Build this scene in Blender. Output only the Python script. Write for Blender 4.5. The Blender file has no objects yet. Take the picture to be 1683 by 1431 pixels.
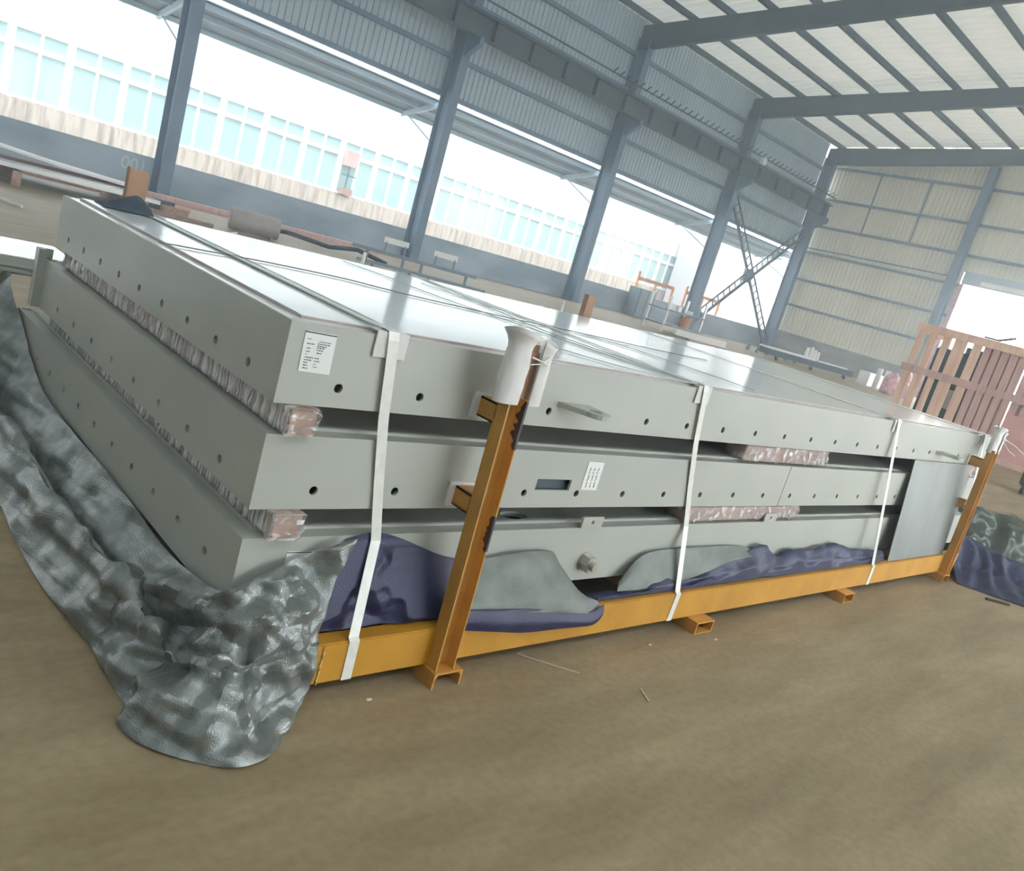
import bpy, bmesh, math, random
from mathutils import Vector, Matrix, noise
from mathutils.geometry import delaunay_2d_cdt
random.seed(7)
SC = bpy.context.scene
COL = SC.collection
V = Vector

# ------------------------------------------------------------------ camera, sky, exposure
cam_d = bpy.data.cameras.new('camera')
cam = bpy.data.objects.new('camera', cam_d)
COL.objects.link(cam)
SC.camera = cam
YAW, PITCH, ROLL, FPX = 0.796725652, -0.21742596, 0.288617881, 1354.16667
cy, sy, cp, sp = math.cos(YAW), math.sin(YAW), math.cos(PITCH), math.sin(PITCH)
fwd = V((sy*cp, cy*cp, sp)); rgt = V((cy, -sy, 0)); up = rgt.cross(fwd)
cr, sr = math.cos(ROLL), math.sin(ROLL)
r2 = cr*rgt + sr*up; u2 = -sr*rgt + cr*up
M = Matrix.Identity(4)
for i in range(3):
    M[i][0] = r2[i]; M[i][1] = u2[i]; M[i][2] = -fwd[i]
M.translation = V((-1.45563, -2.62696, 1.99512))
cam.matrix_world = M
cam_d.sensor_fit = 'HORIZONTAL'; cam_d.sensor_width = 36.0
cam_d.lens = FPX * 36.0 / 1683.0
cam_d.clip_start = 0.05; cam_d.clip_end = 500

world = bpy.data.worlds.new('overcast_sky'); SC.world = world
world.use_nodes = True
wn = world.node_tree.nodes; wn.clear()
bg = wn.new('ShaderNodeBackground'); wo = wn.new('ShaderNodeOutputWorld')
bg.inputs[0].default_value = (0.90, 0.965, 1.03, 1); bg.inputs[1].default_value = 9.0
world.node_tree.links.new(bg.outputs[0], wo.inputs[0])

SC.view_settings.view_transform = 'Standard'
SC.view_settings.look = 'None'
SC.view_settings.exposure = 0.04
SC.view_settings.gamma = 1.0
SC.view_settings.use_curve_mapping = False
try:
    SC.cycles.use_denoising = True
    SC.cycles.max_bounces = 10; SC.cycles.diffuse_bounces = 6; SC.cycles.glossy_bounces = 4
    SC.cycles.transparent_max_bounces = 12; SC.cycles.volume_bounces = 3; SC.cycles.max_bounces = 12
    SC.cycles.sample_clamp_indirect = 8.0
except Exception:
    pass

# ------------------------------------------------------------------ materials
def srgb(r, g, b):
    f = lambda c: (c/255/12.92) if c/255 <= 0.04045 else ((c/255+0.055)/1.055)**2.4
    return (f(r), f(g), f(b), 1)

def mat(name, c1, c2=None, rough=0.6, metal=0.0, scale=(3, 3, 3), detail=4, bump=0.0, bscale=None, spec=0.5, lo=0.35, hi=0.65, rvar=0.0):
    m = bpy.data.materials.new(name); m.use_nodes = True
    nt = m.node_tree; N = nt.nodes; L = nt.links
    b = N['Principled BSDF']
    b.inputs['Roughness'].default_value = rough; b.inputs['Metallic'].default_value = metal
    b.inputs['Specular IOR Level'].default_value = spec
    b.inputs['Base Color'].default_value = c1
    if c2 is not None or bump or rvar:
        tc = N.new('ShaderNodeTexCoord'); mp = N.new('ShaderNodeMapping')
        mp.inputs['Scale'].default_value = scale
        L.new(tc.outputs['Object'], mp.inputs[0])
        nz = N.new('ShaderNodeTexNoise'); nz.inputs['Scale'].default_value = 1.0; nz.inputs['Detail'].default_value = detail
        L.new(mp.outputs[0], nz.inputs['Vector'])
        if c2 is not None:
            cr_ = N.new('ShaderNodeValToRGB')
            cr_.color_ramp.elements[0].position = lo; cr_.color_ramp.elements[0].color = c1
            cr_.color_ramp.elements[1].position = hi; cr_.color_ramp.elements[1].color = c2
            L.new(nz.outputs['Fac'], cr_.inputs[0]); L.new(cr_.outputs[0], b.inputs['Base Color'])
        if rvar:
            mr = N.new('ShaderNodeMapRange')
            mr.inputs['To Min'].default_value = max(0.02, rough-rvar); mr.inputs['To Max'].default_value = rough+rvar
            L.new(nz.outputs['Fac'], mr.inputs[0]); L.new(mr.outputs[0], b.inputs['Roughness'])
        if bump:
            nb = nz
            if bscale is not None:
                mp2 = N.new('ShaderNodeMapping'); mp2.inputs['Scale'].default_value = bscale
                L.new(tc.outputs['Object'], mp2.inputs[0])
                nb = N.new('ShaderNodeTexNoise'); nb.inputs['Scale'].default_value = 1.0; nb.inputs['Detail'].default_value = 3
                L.new(mp2.outputs[0], nb.inputs['Vector'])
            bp = N.new('ShaderNodeBump'); bp.inputs['Strength'].default_value = bump; bp.inputs['Distance'].default_value = 0.02
            L.new(nb.outputs['Fac'], bp.inputs['Height']); L.new(bp.outputs[0], b.inputs['Normal'])
    return m

def film_mat(name, scale, lo, hi, tint=(0.9, 0.9, 0.9, 1), amax=0.9, amin=0.05, rough=0.15):
    m = bpy.data.materials.new(name); m.use_nodes = True
    nt = m.node_tree; N = nt.nodes; L = nt.links
    b = N['Principled BSDF']; b.inputs['Base Color'].default_value = tint; b.inputs['Roughness'].default_value = rough
    tc = N.new('ShaderNodeTexCoord'); mp = N.new('ShaderNodeMapping'); mp.inputs['Scale'].default_value = scale
    nz = N.new('ShaderNodeTexNoise'); nz.inputs['Scale'].default_value = 1; nz.inputs['Detail'].default_value = 3; nz.inputs['Distortion'].default_value = 0.3
    L.new(tc.outputs['Object'], mp.inputs[0]); L.new(mp.outputs[0], nz.inputs['Vector'])
    mr = N.new('ShaderNodeMapRange')
    mr.inputs['From Min'].default_value = lo; mr.inputs['From Max'].default_value = hi
    mr.inputs['To Min'].default_value = amin; mr.inputs['To Max'].default_value = amax
    L.new(nz.outputs['Fac'], mr.inputs[0]); L.new(mr.outputs[0], b.inputs['Alpha'])
    bp = N.new('ShaderNodeBump'); bp.inputs['Strength'].default_value = 0.6; bp.inputs['Distance'].default_value = 0.01
    L.new(nz.outputs['Fac'], bp.inputs['Height']); L.new(bp.outputs[0], b.inputs['Normal'])
    return m

MT = {}
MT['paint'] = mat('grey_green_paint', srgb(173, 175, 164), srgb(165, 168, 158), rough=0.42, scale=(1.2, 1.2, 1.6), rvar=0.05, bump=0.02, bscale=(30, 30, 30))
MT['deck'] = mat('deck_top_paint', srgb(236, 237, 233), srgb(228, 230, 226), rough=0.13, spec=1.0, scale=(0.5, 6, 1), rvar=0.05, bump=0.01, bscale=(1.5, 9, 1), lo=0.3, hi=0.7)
MT['galv'] = mat('galvanised_sheet', srgb(134, 138, 133), srgb(116, 120, 116), rough=0.42, metal=0.45, scale=(2.0, 2.0, 1.2), rvar=0.08)
MT['yellow'] = mat('yellow_steel_paint', srgb(196, 142, 36), srgb(180, 128, 28), rough=0.5, scale=(4, 4, 4), bump=0.05, bscale=(25, 25, 25))
MT['orange'] = mat('brownish_yellow_paint', srgb(200, 148, 66), srgb(184, 132, 56), rough=0.5, scale=(6, 6, 6), bump=0.04)
MT['weld'] = mat('weld_bead', srgb(222, 186, 104), srgb(140, 96, 36), rough=0.5, scale=(60, 60, 60))
MT['black'] = mat('black_smear', srgb(38, 36, 46), srgb(60, 54, 56), rough=0.5, scale=(30, 30, 30))
MT['dark'] = mat('hole_shade', srgb(40, 46, 50), rough=0.8)  # dark tone standing for the shade inside the deck holes
MT['strap'] = mat('white_pet_strap', srgb(226, 226, 216), srgb(214, 214, 204), rough=0.35, scale=(20, 20, 20))
MT['foam'] = mat('white_foam_sheet', srgb(222, 220, 214), srgb(206, 203, 198), rough=0.7, scale=(9, 9, 5), bump=0.08)
MT['card'] = mat('brown_cardboard', srgb(176, 140, 112), srgb(160, 126, 100), rough=0.85, scale=(6, 6, 6))
MT['paper'] = mat('label_paper', srgb(226, 226, 220), rough=0.6)
MT['ink'] = mat('printed_ink', srgb(86, 90, 96), rough=0.7)
MT['inkbar'] = mat('label_rule_ink', srgb(34, 46, 62), rough=0.7)
MT['wood'] = mat('raw_timber', srgb(174, 144, 126), srgb(146, 116, 100), rough=0.8, scale=(14, 1.2, 14), bump=0.15)
MT['woodx'] = mat('raw_timber_planks', srgb(166, 138, 124), srgb(140, 114, 102), rough=0.8, scale=(1.2, 14, 14), bump=0.1)
MT['film'] = film_mat('stretch_film', (6, 70, 5), 0.40, 0.64, amax=0.9, amin=0.28)
MT['filmx'] = film_mat('stretch_film_block', (22, 22, 22), 0.48, 0.68, amax=0.7, amin=0.12)
MT['filmend'] = film_mat('stretch_film_end', (30, 30, 45), 0.55, 0.72, amax=0.6, amin=0.04)
MT['steel'] = mat('zinc_nut', srgb(176, 174, 164), rough=0.35, metal=0.7)
MT['silver'] = mat('silver_tarpaulin_weave', srgb(146, 150, 146), srgb(122, 127, 124), rough=0.36, metal=0.6, scale=(14, 14, 14), bump=0.25, bscale=(170, 45, 170), rvar=0.06)
MT['silvermatte'] = mat('silver_tarpaulin_matte', srgb(118, 123, 116), srgb(102, 107, 100), rough=0.5, metal=0.3, scale=(7, 7, 7), bump=0.25, bscale=(170, 45, 170))
MT['blue'] = mat('blue_tarpaulin_weave', srgb(34, 39, 78), srgb(26, 31, 64), rough=0.45, scale=(8, 8, 8), bump=0.2, bscale=(160, 60, 160))
MT['bagblack'] = mat('dark_green_plastic', srgb(54, 62, 54), srgb(70, 76, 64), rough=0.25, scale=(5, 5, 5), bump=0.3)
MT['steelblue'] = mat('blue_grey_structural_paint', srgb(104, 126, 146), srgb(90, 112, 132), rough=0.55, scale=(0.6, 0.6, 0.6))
MT['steelgreen'] = mat('dark_green_grey_rafter_paint', srgb(66, 84, 90), srgb(56, 74, 82), rough=0.55, scale=(0.6, 0.6, 0.6))
MT['dado'] = mat('grey_render_dado', srgb(166, 180, 192), srgb(136, 152, 166), rough=0.85, scale=(0.35, 0.35, 0.8), detail=6, bump=0.05)
MT['dadoend'] = mat('bare_concrete_render', srgb(160, 160, 156), srgb(124, 126, 124), rough=0.85, scale=(0.5, 0.5, 0.9), detail=6, bump=0.05)
MT['cladb'] = mat('grey_cladding', srgb(178, 194, 202), srgb(168, 184, 194), rough=0.6, scale=(0.4, 0.4, 0.2))
MT['clade'] = mat('cream_cladding', srgb(226, 222, 202), srgb(216, 212, 192), rough=0.6, scale=(0.2, 0.5, 0.15))
MT['roof'] = mat('pale_roof_sheet', srgb(214, 212, 200), srgb(202, 200, 190), rough=0.7, scale=(0.3, 0.3, 0.3))
MT['canopy'] = mat('canopy_sheet', srgb(120, 132, 138), srgb(108, 120, 128), rough=0.6, scale=(0.5, 0.5, 0.5))
MT['white'] = mat('white_paint', srgb(236, 236, 232), srgb(226, 226, 222), rough=0.6, scale=(0.5, 0.5, 0.5))
MT['facade'] = mat('white_facade_sheet', srgb(244, 244, 242), srgb(238, 238, 236), rough=0.7, scale=(0.5, 0.5, 0.3))
MT['stain'] = mat('stained_plinth', srgb(190, 178, 164), srgb(126, 110, 98), rough=0.9, scale=(4.5, 1, 0.5), detail=6, lo=0.42, hi=0.75)
MT['pane'] = mat('pale_green_window_pane', srgb(168, 190, 184), srgb(158, 184, 182), rough=0.15, scale=(0.4, 0.4, 0.4))
MT['greywall'] = mat('light_grey_wall', srgb(176, 176, 178), srgb(170, 170, 172), rough=0.8, scale=(0.3, 0.3, 0.3))
MT['crate'] = mat('crate_board', srgb(240, 206, 182), srgb(220, 180, 156), rough=0.8, scale=(8, 8, 0.8), bump=0.1)
MT['cratedark'] = mat('crate_board_reddish', srgb(212, 176, 166), srgb(192, 156, 148), rough=0.8, scale=(8, 8, 0.8), bump=0.1)
MT['pinkply'] = mat('pink_plywood', srgb(216, 166, 158), srgb(196, 146, 140), rough=0.7, scale=(1.5, 1.5, 1.5))
MT['greenmesh'] = mat('blue_green_machine_paint', srgb(48, 84, 92), srgb(60, 98, 100), rough=0.5, scale=(2, 2, 2))
MT['orangepaint'] = mat('orange_barrier_paint', srgb(226, 150, 84), srgb(206, 130, 70), rough=0.5, scale=(3, 3, 3))
MT['tank'] = mat('beige_tank_paint', srgb(168, 158, 154), srgb(156, 146, 142), rough=0.5, scale=(2, 2, 2))
MT['cabinet'] = mat('blue_grey_cabinet_paint', srgb(118, 134, 142), srgb(106, 122, 132), rough=0.5, scale=(2, 2, 2))
MT['pink'] = mat('pink_plastic', srgb(214, 164, 168), srgb(180, 110, 118), rough=0.5, scale=(5, 5, 5))
MT['bucket'] = mat('orange_plastic', srgb(212, 138, 100), rough=0.5)
MT['chalk'] = mat('white_chalk', srgb(196, 208, 212), rough=0.9)
MT['litter'] = mat('white_litter', srgb(214, 206, 190), rough=0.7)
MT['twig'] = mat('brown_offcut', srgb(60, 46, 34), rough=0.8)
MT['cloth'] = mat('dark_cloth', srgb(62, 76, 88), srgb(50, 62, 74), rough=0.9, scale=(12, 12, 12))
MT['seal'] = mat('brown_edge_seal', srgb(172, 160, 154), srgb(156, 144, 138), rough=0.7, scale=(8, 8, 8))
MT['cord'] = mat('grey_cord', srgb(182, 190, 186), rough=0.7)
MT['wire'] = mat('dark_wire', srgb(104, 108, 108), rough=0.6)

def roof_mat():
    m = bpy.data.materials.new('pale_translucent_roof_sheet'); m.use_nodes = True
    nt = m.node_tree; N = nt.nodes; L = nt.links; N.clear()
    o = N.new('ShaderNodeOutputMaterial'); a = N.new('ShaderNodeBsdfDiffuse'); t = N.new('ShaderNodeBsdfTranslucent'); mx = N.new('ShaderNodeMixShader')
    a.inputs[0].default_value = srgb(222, 220, 206); t.inputs[0].default_value = srgb(230, 233, 230); mx.inputs[0].default_value = 0.052
    L.new(a.outputs[0], mx.inputs[1]); L.new(t.outputs[0], mx.inputs[2]); L.new(mx.outputs[0], o.inputs[0])
    return m
MT['roof'] = roof_mat()

def floor_mat():
    m = bpy.data.materials.new('worn_brown_concrete'); m.use_nodes = True
    nt = m.node_tree; N = nt.nodes; L = nt.links; b = N['Principled BSDF']
    tc = N.new('ShaderNodeTexCoord')
    n1 = N.new('ShaderNodeTexNoise'); n1.inputs['Scale'].default_value = 0.9; n1.inputs['Detail'].default_value = 8; n1.inputs['Roughness'].default_value = 0.65
    n2 = N.new('ShaderNodeTexNoise'); n2.inputs['Scale'].default_value = 22; n2.inputs['Detail'].default_value = 5
    mp = N.new('ShaderNodeMapping'); mp.inputs['Scale'].default_value = (0.7, 3.0, 1)
    L.new(tc.outputs['Object'], mp.inputs[0]); L.new(mp.outputs[0], n1.inputs['Vector']); L.new(tc.outputs['Object'], n2.inputs['Vector'])
    r1 = N.new('ShaderNodeValToRGB')
    e = r1.color_ramp.elements
    e[0].position = 0.32; e[0].color = srgb(136, 118, 88); e[1].position = 0.7; e[1].color = srgb(170, 152, 120)
    L.new(n1.outputs['Fac'], r1.inputs[0])
    mx = N.new('ShaderNodeMix'); mx.data_type = 'RGBA'; mx.blend_type = 'MULTIPLY'; mx.inputs['Factor'].default_value = 0.5
    r2_ = N.new('ShaderNodeValToRGB'); r2_.color_ramp.elements[0].position = 0.3; r2_.color_ramp.elements[0].color = (0.72, 0.7, 0.68, 1)
    r2_.color_ramp.elements[1].position = 0.6; r2_.color_ramp.elements[1].color = (1, 1, 1, 1)
    L.new(n2.outputs['Fac'], r2_.inputs[0]); L.new(r1.outputs[0], mx.inputs['A']); L.new(r2_.outputs[0], mx.inputs['B'])
    L.new(mx.outputs['Result'], b.inputs['Base Color'])
    b.inputs['Roughness'].default_value = 0.55
    bp = N.new('ShaderNodeBump'); bp.inputs['Strength'].default_value = 0.12; bp.inputs['Distance'].default_value = 0.01
    L.new(n2.outputs['Fac'], bp.inputs['Height']); L.new(bp.outputs[0], b.inputs['Normal'])
    return m
MT['floor'] = floor_mat()
MT['yard'] = mat('pale_yard_concrete', srgb(196, 192, 184), srgb(178, 174, 166), rough=0.9, scale=(0.5, 0.5, 0.5))

# ------------------------------------------------------------------ mesh helpers
def base_of(parent):
    p = V((0, 0, 0)); o = parent
    while o is not None:
        p += o.location; o = o.parent
    return p

class MB:
    def __init__(s): s.v = []; s.f = []
    def add(s, vs, fs):
        n = len(s.v); s.v += [tuple(p) for p in vs]; s.f += [tuple(i+n for i in f) for f in fs]; return s
    def box(s, x0, x1, y0, y1, z0, z1):
        return s.add([(x0,y0,z0),(x1,y0,z0),(x1,y1,z0),(x0,y1,z0),(x0,y0,z1),(x1,y0,z1),(x1,y1,z1),(x0,y1,z1)],
                     [(0,3,2,1),(4,5,6,7),(0,1,5,4),(1,2,6,5),(2,3,7,6),(3,0,4,7)])
    def bar(s, p, q, w, h, up=(0, 0, 1)):
        p = V(p); q = V(q); d = (q-p).normalized(); u = V(up)
        if abs(d.dot(u)) > 0.98: u = V((0, 1, 0))
        a = d.cross(u).normalized(); b = a.cross(d).normalized()
        vs = [c + a*(w/2*i) + b*(h/2*j) for c in (p, q) for i, j in ((-1,-1),(1,-1),(1,1),(-1,1))]
        return s.add(vs, [(0,1,2,3),(7,6,5,4),(0,4,5,1),(1,5,6,2),(2,6,7,3),(3,7,4,0)])
    def cyl(s, p, q, r, n=16, r2=None):
        p = V(p); q = V(q); d = (q-p).normalized(); u = V((0,0,1)) if abs(d.z) < 0.9 else V((1,0,0))
        a = d.cross(u).normalized(); b = a.cross(d); r2 = r if r2 is None else r2
        vs = [c + (a*math.cos(t)+b*math.sin(t))*rr for c, rr in ((p, r), (q, r2)) for t in [2*math.pi*k/n for k in range(n)]]
        return s.add(vs, [tuple(range(n)), tuple(range(2*n-1, n-1, -1))] + [(k, n+k, n+(k+1) % n, (k+1) % n) for k in range(n)])
    def tube(s, pts, r, n=6):
        pts = [V(p) for p in pts]; vs = []; m = len(pts)
        for i, p in enumerate(pts):
            d = (pts[min(i+1, m-1)] - pts[max(i-1, 0)]).normalized()
            u = V((0,0,1)) if abs(d.z) < 0.9 else V((1,0,0))
            a = d.cross(u).normalized(); b = a.cross(d)
            vs += [p + (a*math.cos(2*math.pi*k/n)+b*math.sin(2*math.pi*k/n))*r for k in range(n)]
        fs = [(i*n+k, i*n+(k+1) % n, (i+1)*n+(k+1) % n, (i+1)*n+k) for i in range(m-1) for k in range(n)]
        fs += [tuple(range(n-1, -1, -1)), tuple(range((m-1)*n, m*n))]
        return s.add(vs, fs)
    def ribbon(s, pts, side, w, t):
        """flat strap along pts, width w along 'side', thickness t"""
        pts = [V(p) for p in pts]; sd = V(side).normalized(); m = len(pts); vs = []
        for i, p in enumerate(pts):
            d = (pts[min(i+1, m-1)] - pts[max(i-1, 0)]).normalized()
            nn = d.cross(sd).normalized()
            vs += [p - sd*w/2 - nn*t/2, p + sd*w/2 - nn*t/2, p + sd*w/2 + nn*t/2, p - sd*w/2 + nn*t/2]
        fs = [(i*4+k, i*4+(k+1) % 4, (i+1)*4+(k+1) % 4, (i+1)*4+k) for i in range(m-1) for k in range(4)]
        fs += [(3,2,1,0), tuple((m-1)*4+k for k in range(4))]
        return s.add(vs, fs)
    def prism(s, prof, o, a, b, d):
        """closed 2-D profile (list of (u,v)) in axes a,b at origin o, extruded by vector d"""
        o = V(o); a = V(a); b = V(b); d = V(d); n = len(prof)
        vs = [o+a*u+b*w for u, w in prof] + [o+a*u+b*w+d for u, w in prof]
        return s.add(vs, [tuple(range(n-1,-1,-1)), tuple(range(n, 2*n))] + [(k, (k+1) % n, n+(k+1) % n, n+k) for k in range(n)])
    def plate(s, o, a, b, nrm, w, h, t, holes):
        """rectangular plate w x h in axes a,b from o, thickness t along nrm (inwards), with real holes (polygons)"""
        o = V(o); a = V(a); b = V(b); nrm = V(nrm)
        P = [V((0,0)), V((w,0)), V((w,h)), V((0,h))]; E = [(0,1),(1,2),(2,3),(3,0)]
        for hp in holes:
            n0 = len(P); P += [V(q) for q in hp]; E += [(n0+k, n0+(k+1) % len(hp)) for k in range(len(hp))]
        vo, eo, fo, *_ = delaunay_2d_cdt(P, E, [], 1, 1e-6)
        def inside(c, poly):
            r = False; j = len(poly)-1
            for i in range(len(poly)):
                if (poly[i][1] > c.y) != (poly[j][1] > c.y) and c.x < (poly[j][0]-poly[i][0])*(c.y-poly[i][1])/(poly[j][1]-poly[i][1])+poly[i][0]: r = not r
                j = i
            return r
        tri = []
        for f in fo:
            c = sum((vo[i] for i in f), V((0,0)))/len(f)
            if not any(inside(c, hp) for hp in holes): tri.append(tuple(f))
        n = len(vo)
        vs = [o+a*p.x+b*p.y for p in vo] + [o+a*p.x+b*p.y+nrm*t for p in vo]
        cnt = {}
        for f in tri:
            for k in range(len(f)):
                e = (f[k], f[(k+1) % len(f)]); cnt[e] = 1
        fs = list(tri) + [tuple(i+n for i in reversed(f)) for f in tri]
        for (i, j) in cnt:
            if (j, i) not in cnt: fs.append((j, i, i+n, j+n))
        return s.add(vs, fs)
    def grid(s, P, nu, nv, double=False):
        return s.add(P, [(i*nv+j, (i+1)*nv+j, (i+1)*nv+j+1, i*nv+j+1) for i in range(nu-1) for j in range(nv-1)])
    def build(s, name, m, parent=None, smooth=False, bevel=0.0, fix=False, angle=None):
        b = base_of(parent) if parent is not None else V((0,0,0))
        me = bpy.data.meshes.new(name)
        me.from_pydata([(x-b.x, y-b.y, z-b.z) for x, y, z in s.v], [], s.f)
        if bevel or fix:
            bm = bmesh.new(); bm.from_mesh(me)
            if fix: bmesh.ops.recalc_face_normals(bm, faces=bm.faces)
            if bevel:
                bmesh.ops.bevel(bm, geom=[e for e in bm.edges if len(e.link_faces) == 2 and e.calc_face_angle(0) > 0.5], offset=bevel, segments=2, affect='EDGES', clamp_overlap=True)
            bm.to_mesh(me); bm.free()
        me.update()
        if smooth:
            for p in me.polygons: p.use_smooth = True
            if angle: me.set_sharp_from_angle(angle=angle)
        me.materials.append(MT[m] if isinstance(m, str) else m)
        o = bpy.data.objects.new(name, me); COL.objects.link(o)
        if parent is not None: o.parent = parent
        return o

def tag(o, label=None, cat=None, group=None, kind=None):
    if label: o['label'] = label
    if cat: o['category'] = cat
    if group: o['group'] = group
    if kind: o['kind'] = kind
    return o
def thing(name, loc, label, cat, group=None):
    o = bpy.data.objects.new(name, None); COL.objects.link(o); o.location = loc
    o.empty_display_size = 0.1
    return tag(o, label, cat, group)
def struct(name, loc=(0, 0, 0)):
    o = bpy.data.objects.new(name, None); COL.objects.link(o); o.location = loc
    return tag(o, kind='structure')
def copy_tree(o, parent=None, off=None):
    c = o.copy(); COL.objects.link(c)
    if parent is not None: c.parent = parent
    if off is not None: c.location = o.location + V(off)
    for ch in list(o.children): copy_tree(ch, c)
    return c
def circle(u, v, r, n=14):
    return [(u+r*math.cos(2*math.pi*k/n), v+r*math.sin(2*math.pi*k/n)) for k in range(n)]
def catmull(P, t):
    """P list of Vectors, t in [0, len-1]"""
    n = len(P); i = min(int(t), n-2); f = t-i
    p0 = P[max(i-1, 0)]; p1 = P[i]; p2 = P[i+1]; p3 = P[min(i+2, n-1)]
    return 0.5*((2*p1)+(p2-p0)*f+(2*p0-5*p1+4*p2-p3)*f*f+(3*p1-p0-3*p2+p3)*f**3)
_cr = random.Random(11)
FOLDS = []
for _k in range(5):
    _d = V((_cr.uniform(-1, 1), _cr.uniform(-1, 1), _cr.uniform(-0.8, 0.8))).normalized()
    FOLDS.append((_d, _cr.uniform(0, 10), _cr.uniform(0.7, 1.5)))
def crease(p, s):
    """sharp-edged facets of crumpled cloth: overlapping triangle-wave folds in random directions, bent by low noise"""
    h = 0.0; w = noise.noise_vector(p*s*0.4)*0.28
    q = p*s+w
    for k, (d, c, f) in enumerate(FOLDS):
        t = q.dot(d)*f*0.5+c
        a = 0.5+0.5*noise.noise(p*s*0.35+V((k*3.1, 0, c)))
        h += a*abs((t % 1.0)*2-1)/f
    return h/len(FOLDS)*2.2
def sheet(stations, nu, nv, amp, scales, seed=0, fold=0.0, ffreq=9.0, thick=0.003, edge=0.3, pull=None, calm=None):
    """cloth surface through stations (each a list of points), crumpled along its normals; returns an MB with thickness"""
    S = [[V(p) for p in st] for st in stations]
    G = []
    for i in range(nu):
        t = i/(nu-1)*(len(S)-1)
        cols = [catmull([S[k][j] for k in range(len(S))], t) for j in range(len(S[0]))]
        for j in range(nv):
            G.append(catmull(cols, j/(nv-1)*(len(cols)-1)))
    N_ = []
    for i in range(nu):
        for j in range(nv):
            a = G[min(i+1, nu-1)*nv+j]-G[max(i-1, 0)*nv+j]; b = G[i*nv+min(j+1, nv-1)]-G[i*nv+max(j-1, 0)]
            n = a.cross(b); N_.append(n.normalized() if n.length > 1e-9 else V((0,0,1)))
    out = []
    off = V((seed*13.7, seed*5.1, seed*3.3))
    for i in range(nu):
        for j in range(nv):
            k = i*nv+j; p = G[k]; d = 0; pp = V((p.x, p.y if p.y < 0.5 else 0.5+(p.y-0.5)*0.42, p.z))
            for sc, am in scales:
                d += am*(crease(pp+off, sc)-0.45)
            d *= amp*(calm(p) if calm else 1)
            if fold:
                w = i/(nu-1)*ffreq + 0.9*noise.noise((p+off)*2.2) + 0.35*(j/(nv-1))
                d += fold*(abs(((w*2) % 2)-1)-0.5)*math.sin(math.pi*min(1, j/(nv-1)*1.15+0.05))
            e = min(i/(nu-1), 1-i/(nu-1), j/(nv-1), 1-j/(nv-1))
            d *= edge+(1-edge)*min(1, e*8)
            q = p+N_[k]*d
            q.z = max(q.z, 0.006)
            if pull: q = pull(q)
            out.append(q)
    mb = MB()
    n = len(out)
    low = [p-N_[k]*thick for k, p in enumerate(out)]
    for p in low: p.z = max(p.z, 0.002)
    fs = [(i*nv+j, (i+1)*nv+j, (i+1)*nv+j+1, i*nv+j+1) for i in range(nu-1) for j in range(nv-1)]
    fs2 = [tuple(n+q for q in reversed(f)) for f in fs]
    rim = []
    for i in range(nu-1):
        rim.append((i*nv, n+i*nv, n+(i+1)*nv, (i+1)*nv)); a = nv-1
        rim.append(((i+1)*nv+a, n+(i+1)*nv+a, n+i*nv+a, i*nv+a))
    for j in range(nv-1):
        rim.append((j+1, n+j+1, n+j, j)); a = (nu-1)*nv
        rim.append((a+j, n+a+j, n+a+j+1, a+j+1))
    mb.add(out+low, fs+fs2+rim)
    return mb

# ------------------------------------------------------------------ room shell
X0, X1, YB, YF = -16.0, 56.0, 30.3, -12.0      # west end, east end wall, back (window) wall, open front side
fl = struct('floor')
MB().box(X0, X1+0.3, YF, YB+0.3, -0.2, 0.0).build('floor_slab', 'floor', fl)
yd = struct('trim_1')
MB().box(-60, 110, YB+0.3, 90, -0.25, -0.05).build('yard_paving', 'yard', yd)
MB().box(X1+0.3, 110, -60, YB+0.3, -0.25, -0.05).build('yard_paving', 'yard', yd)
MB().box(-60, X1+0.3, -60, YF, -0.25, -0.05).build('yard_paving', 'yard', yd)
MB().box(-60, X0, YF, YB+0.3, -0.25, -0.05).build('yard_paving', 'yard', yd)

def corr(mb, axis, c, lo, hi, z0, z1, pitch, depth, face):
    """trapezoid-ribbed sheet in a vertical plane; axis 'x' runs along x at y=c, 'y' along y at x=c; face = +-1 room side"""
    pts = []; u = lo
    while u < hi-1e-6:
        for du, dd in ((0, 0), (0.58, 0), (0.68, 1), (0.90, 1)):
            if u+du*pitch < hi: pts.append((u+du*pitch, dd))
        u += pitch
    pts.append((hi, 0))
    vs = []; fs = []
    for u, dd in pts:
        d = c - face*depth*dd
        for z in (z0, z1): vs.append((u, d, z) if axis == 'x' else (d, u, z))
    for k in range(len(pts)-1): fs.append((2*k, 2*k+2, 2*k+3, 2*k+1))
    return mb.add(vs, fs)

# back wall: low rendered wall, open bays, ribbed cladding above, columns, girts, crane beam
wb = struct('wall_back')
MB().box(X0, X1, YB, YB+0.3, 0, 1.34).build('low_wall', 'dado', wb)
BAYS = [-13.0, -1.4, 10.1, 21.7, 33.1, 44.6, 55.2]
for k in range(len(BAYS)-1):
    for z0, z1 in ((7.45, 9.15), (9.15, 15.32)):
        corr(MB(), 'x', YB+0.1, BAYS[k], BAYS[k+1], z0, z1, 0.3, 0.06, -1).build('cladding_sheet', 'cladb', wb)
for z in (7.55, 9.2, 11.6, 13.4):
    MB().box(X0, X1, YB-0.12, YB+0.04, z-0.1, z+0.1).build('girt', 'steelblue', wb)
def hcol(x, y0, y1, w, z1, axis='y'):
    mb = MB(); t = 0.035
    if axis == 'y':
        mb.box(x-w/2, x+w/2, y0, y0+t, 0, z1).box(x-w/2, x+w/2, y1-t, y1, 0, z1).box(x-t/2, x+t/2, y0+t, y1-t, 0, z1)
        mb.box(x-w/2-0.1, x+w/2+0.1, y0-0.1, y1+0.02, 0, 0.04)
    return mb
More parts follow.
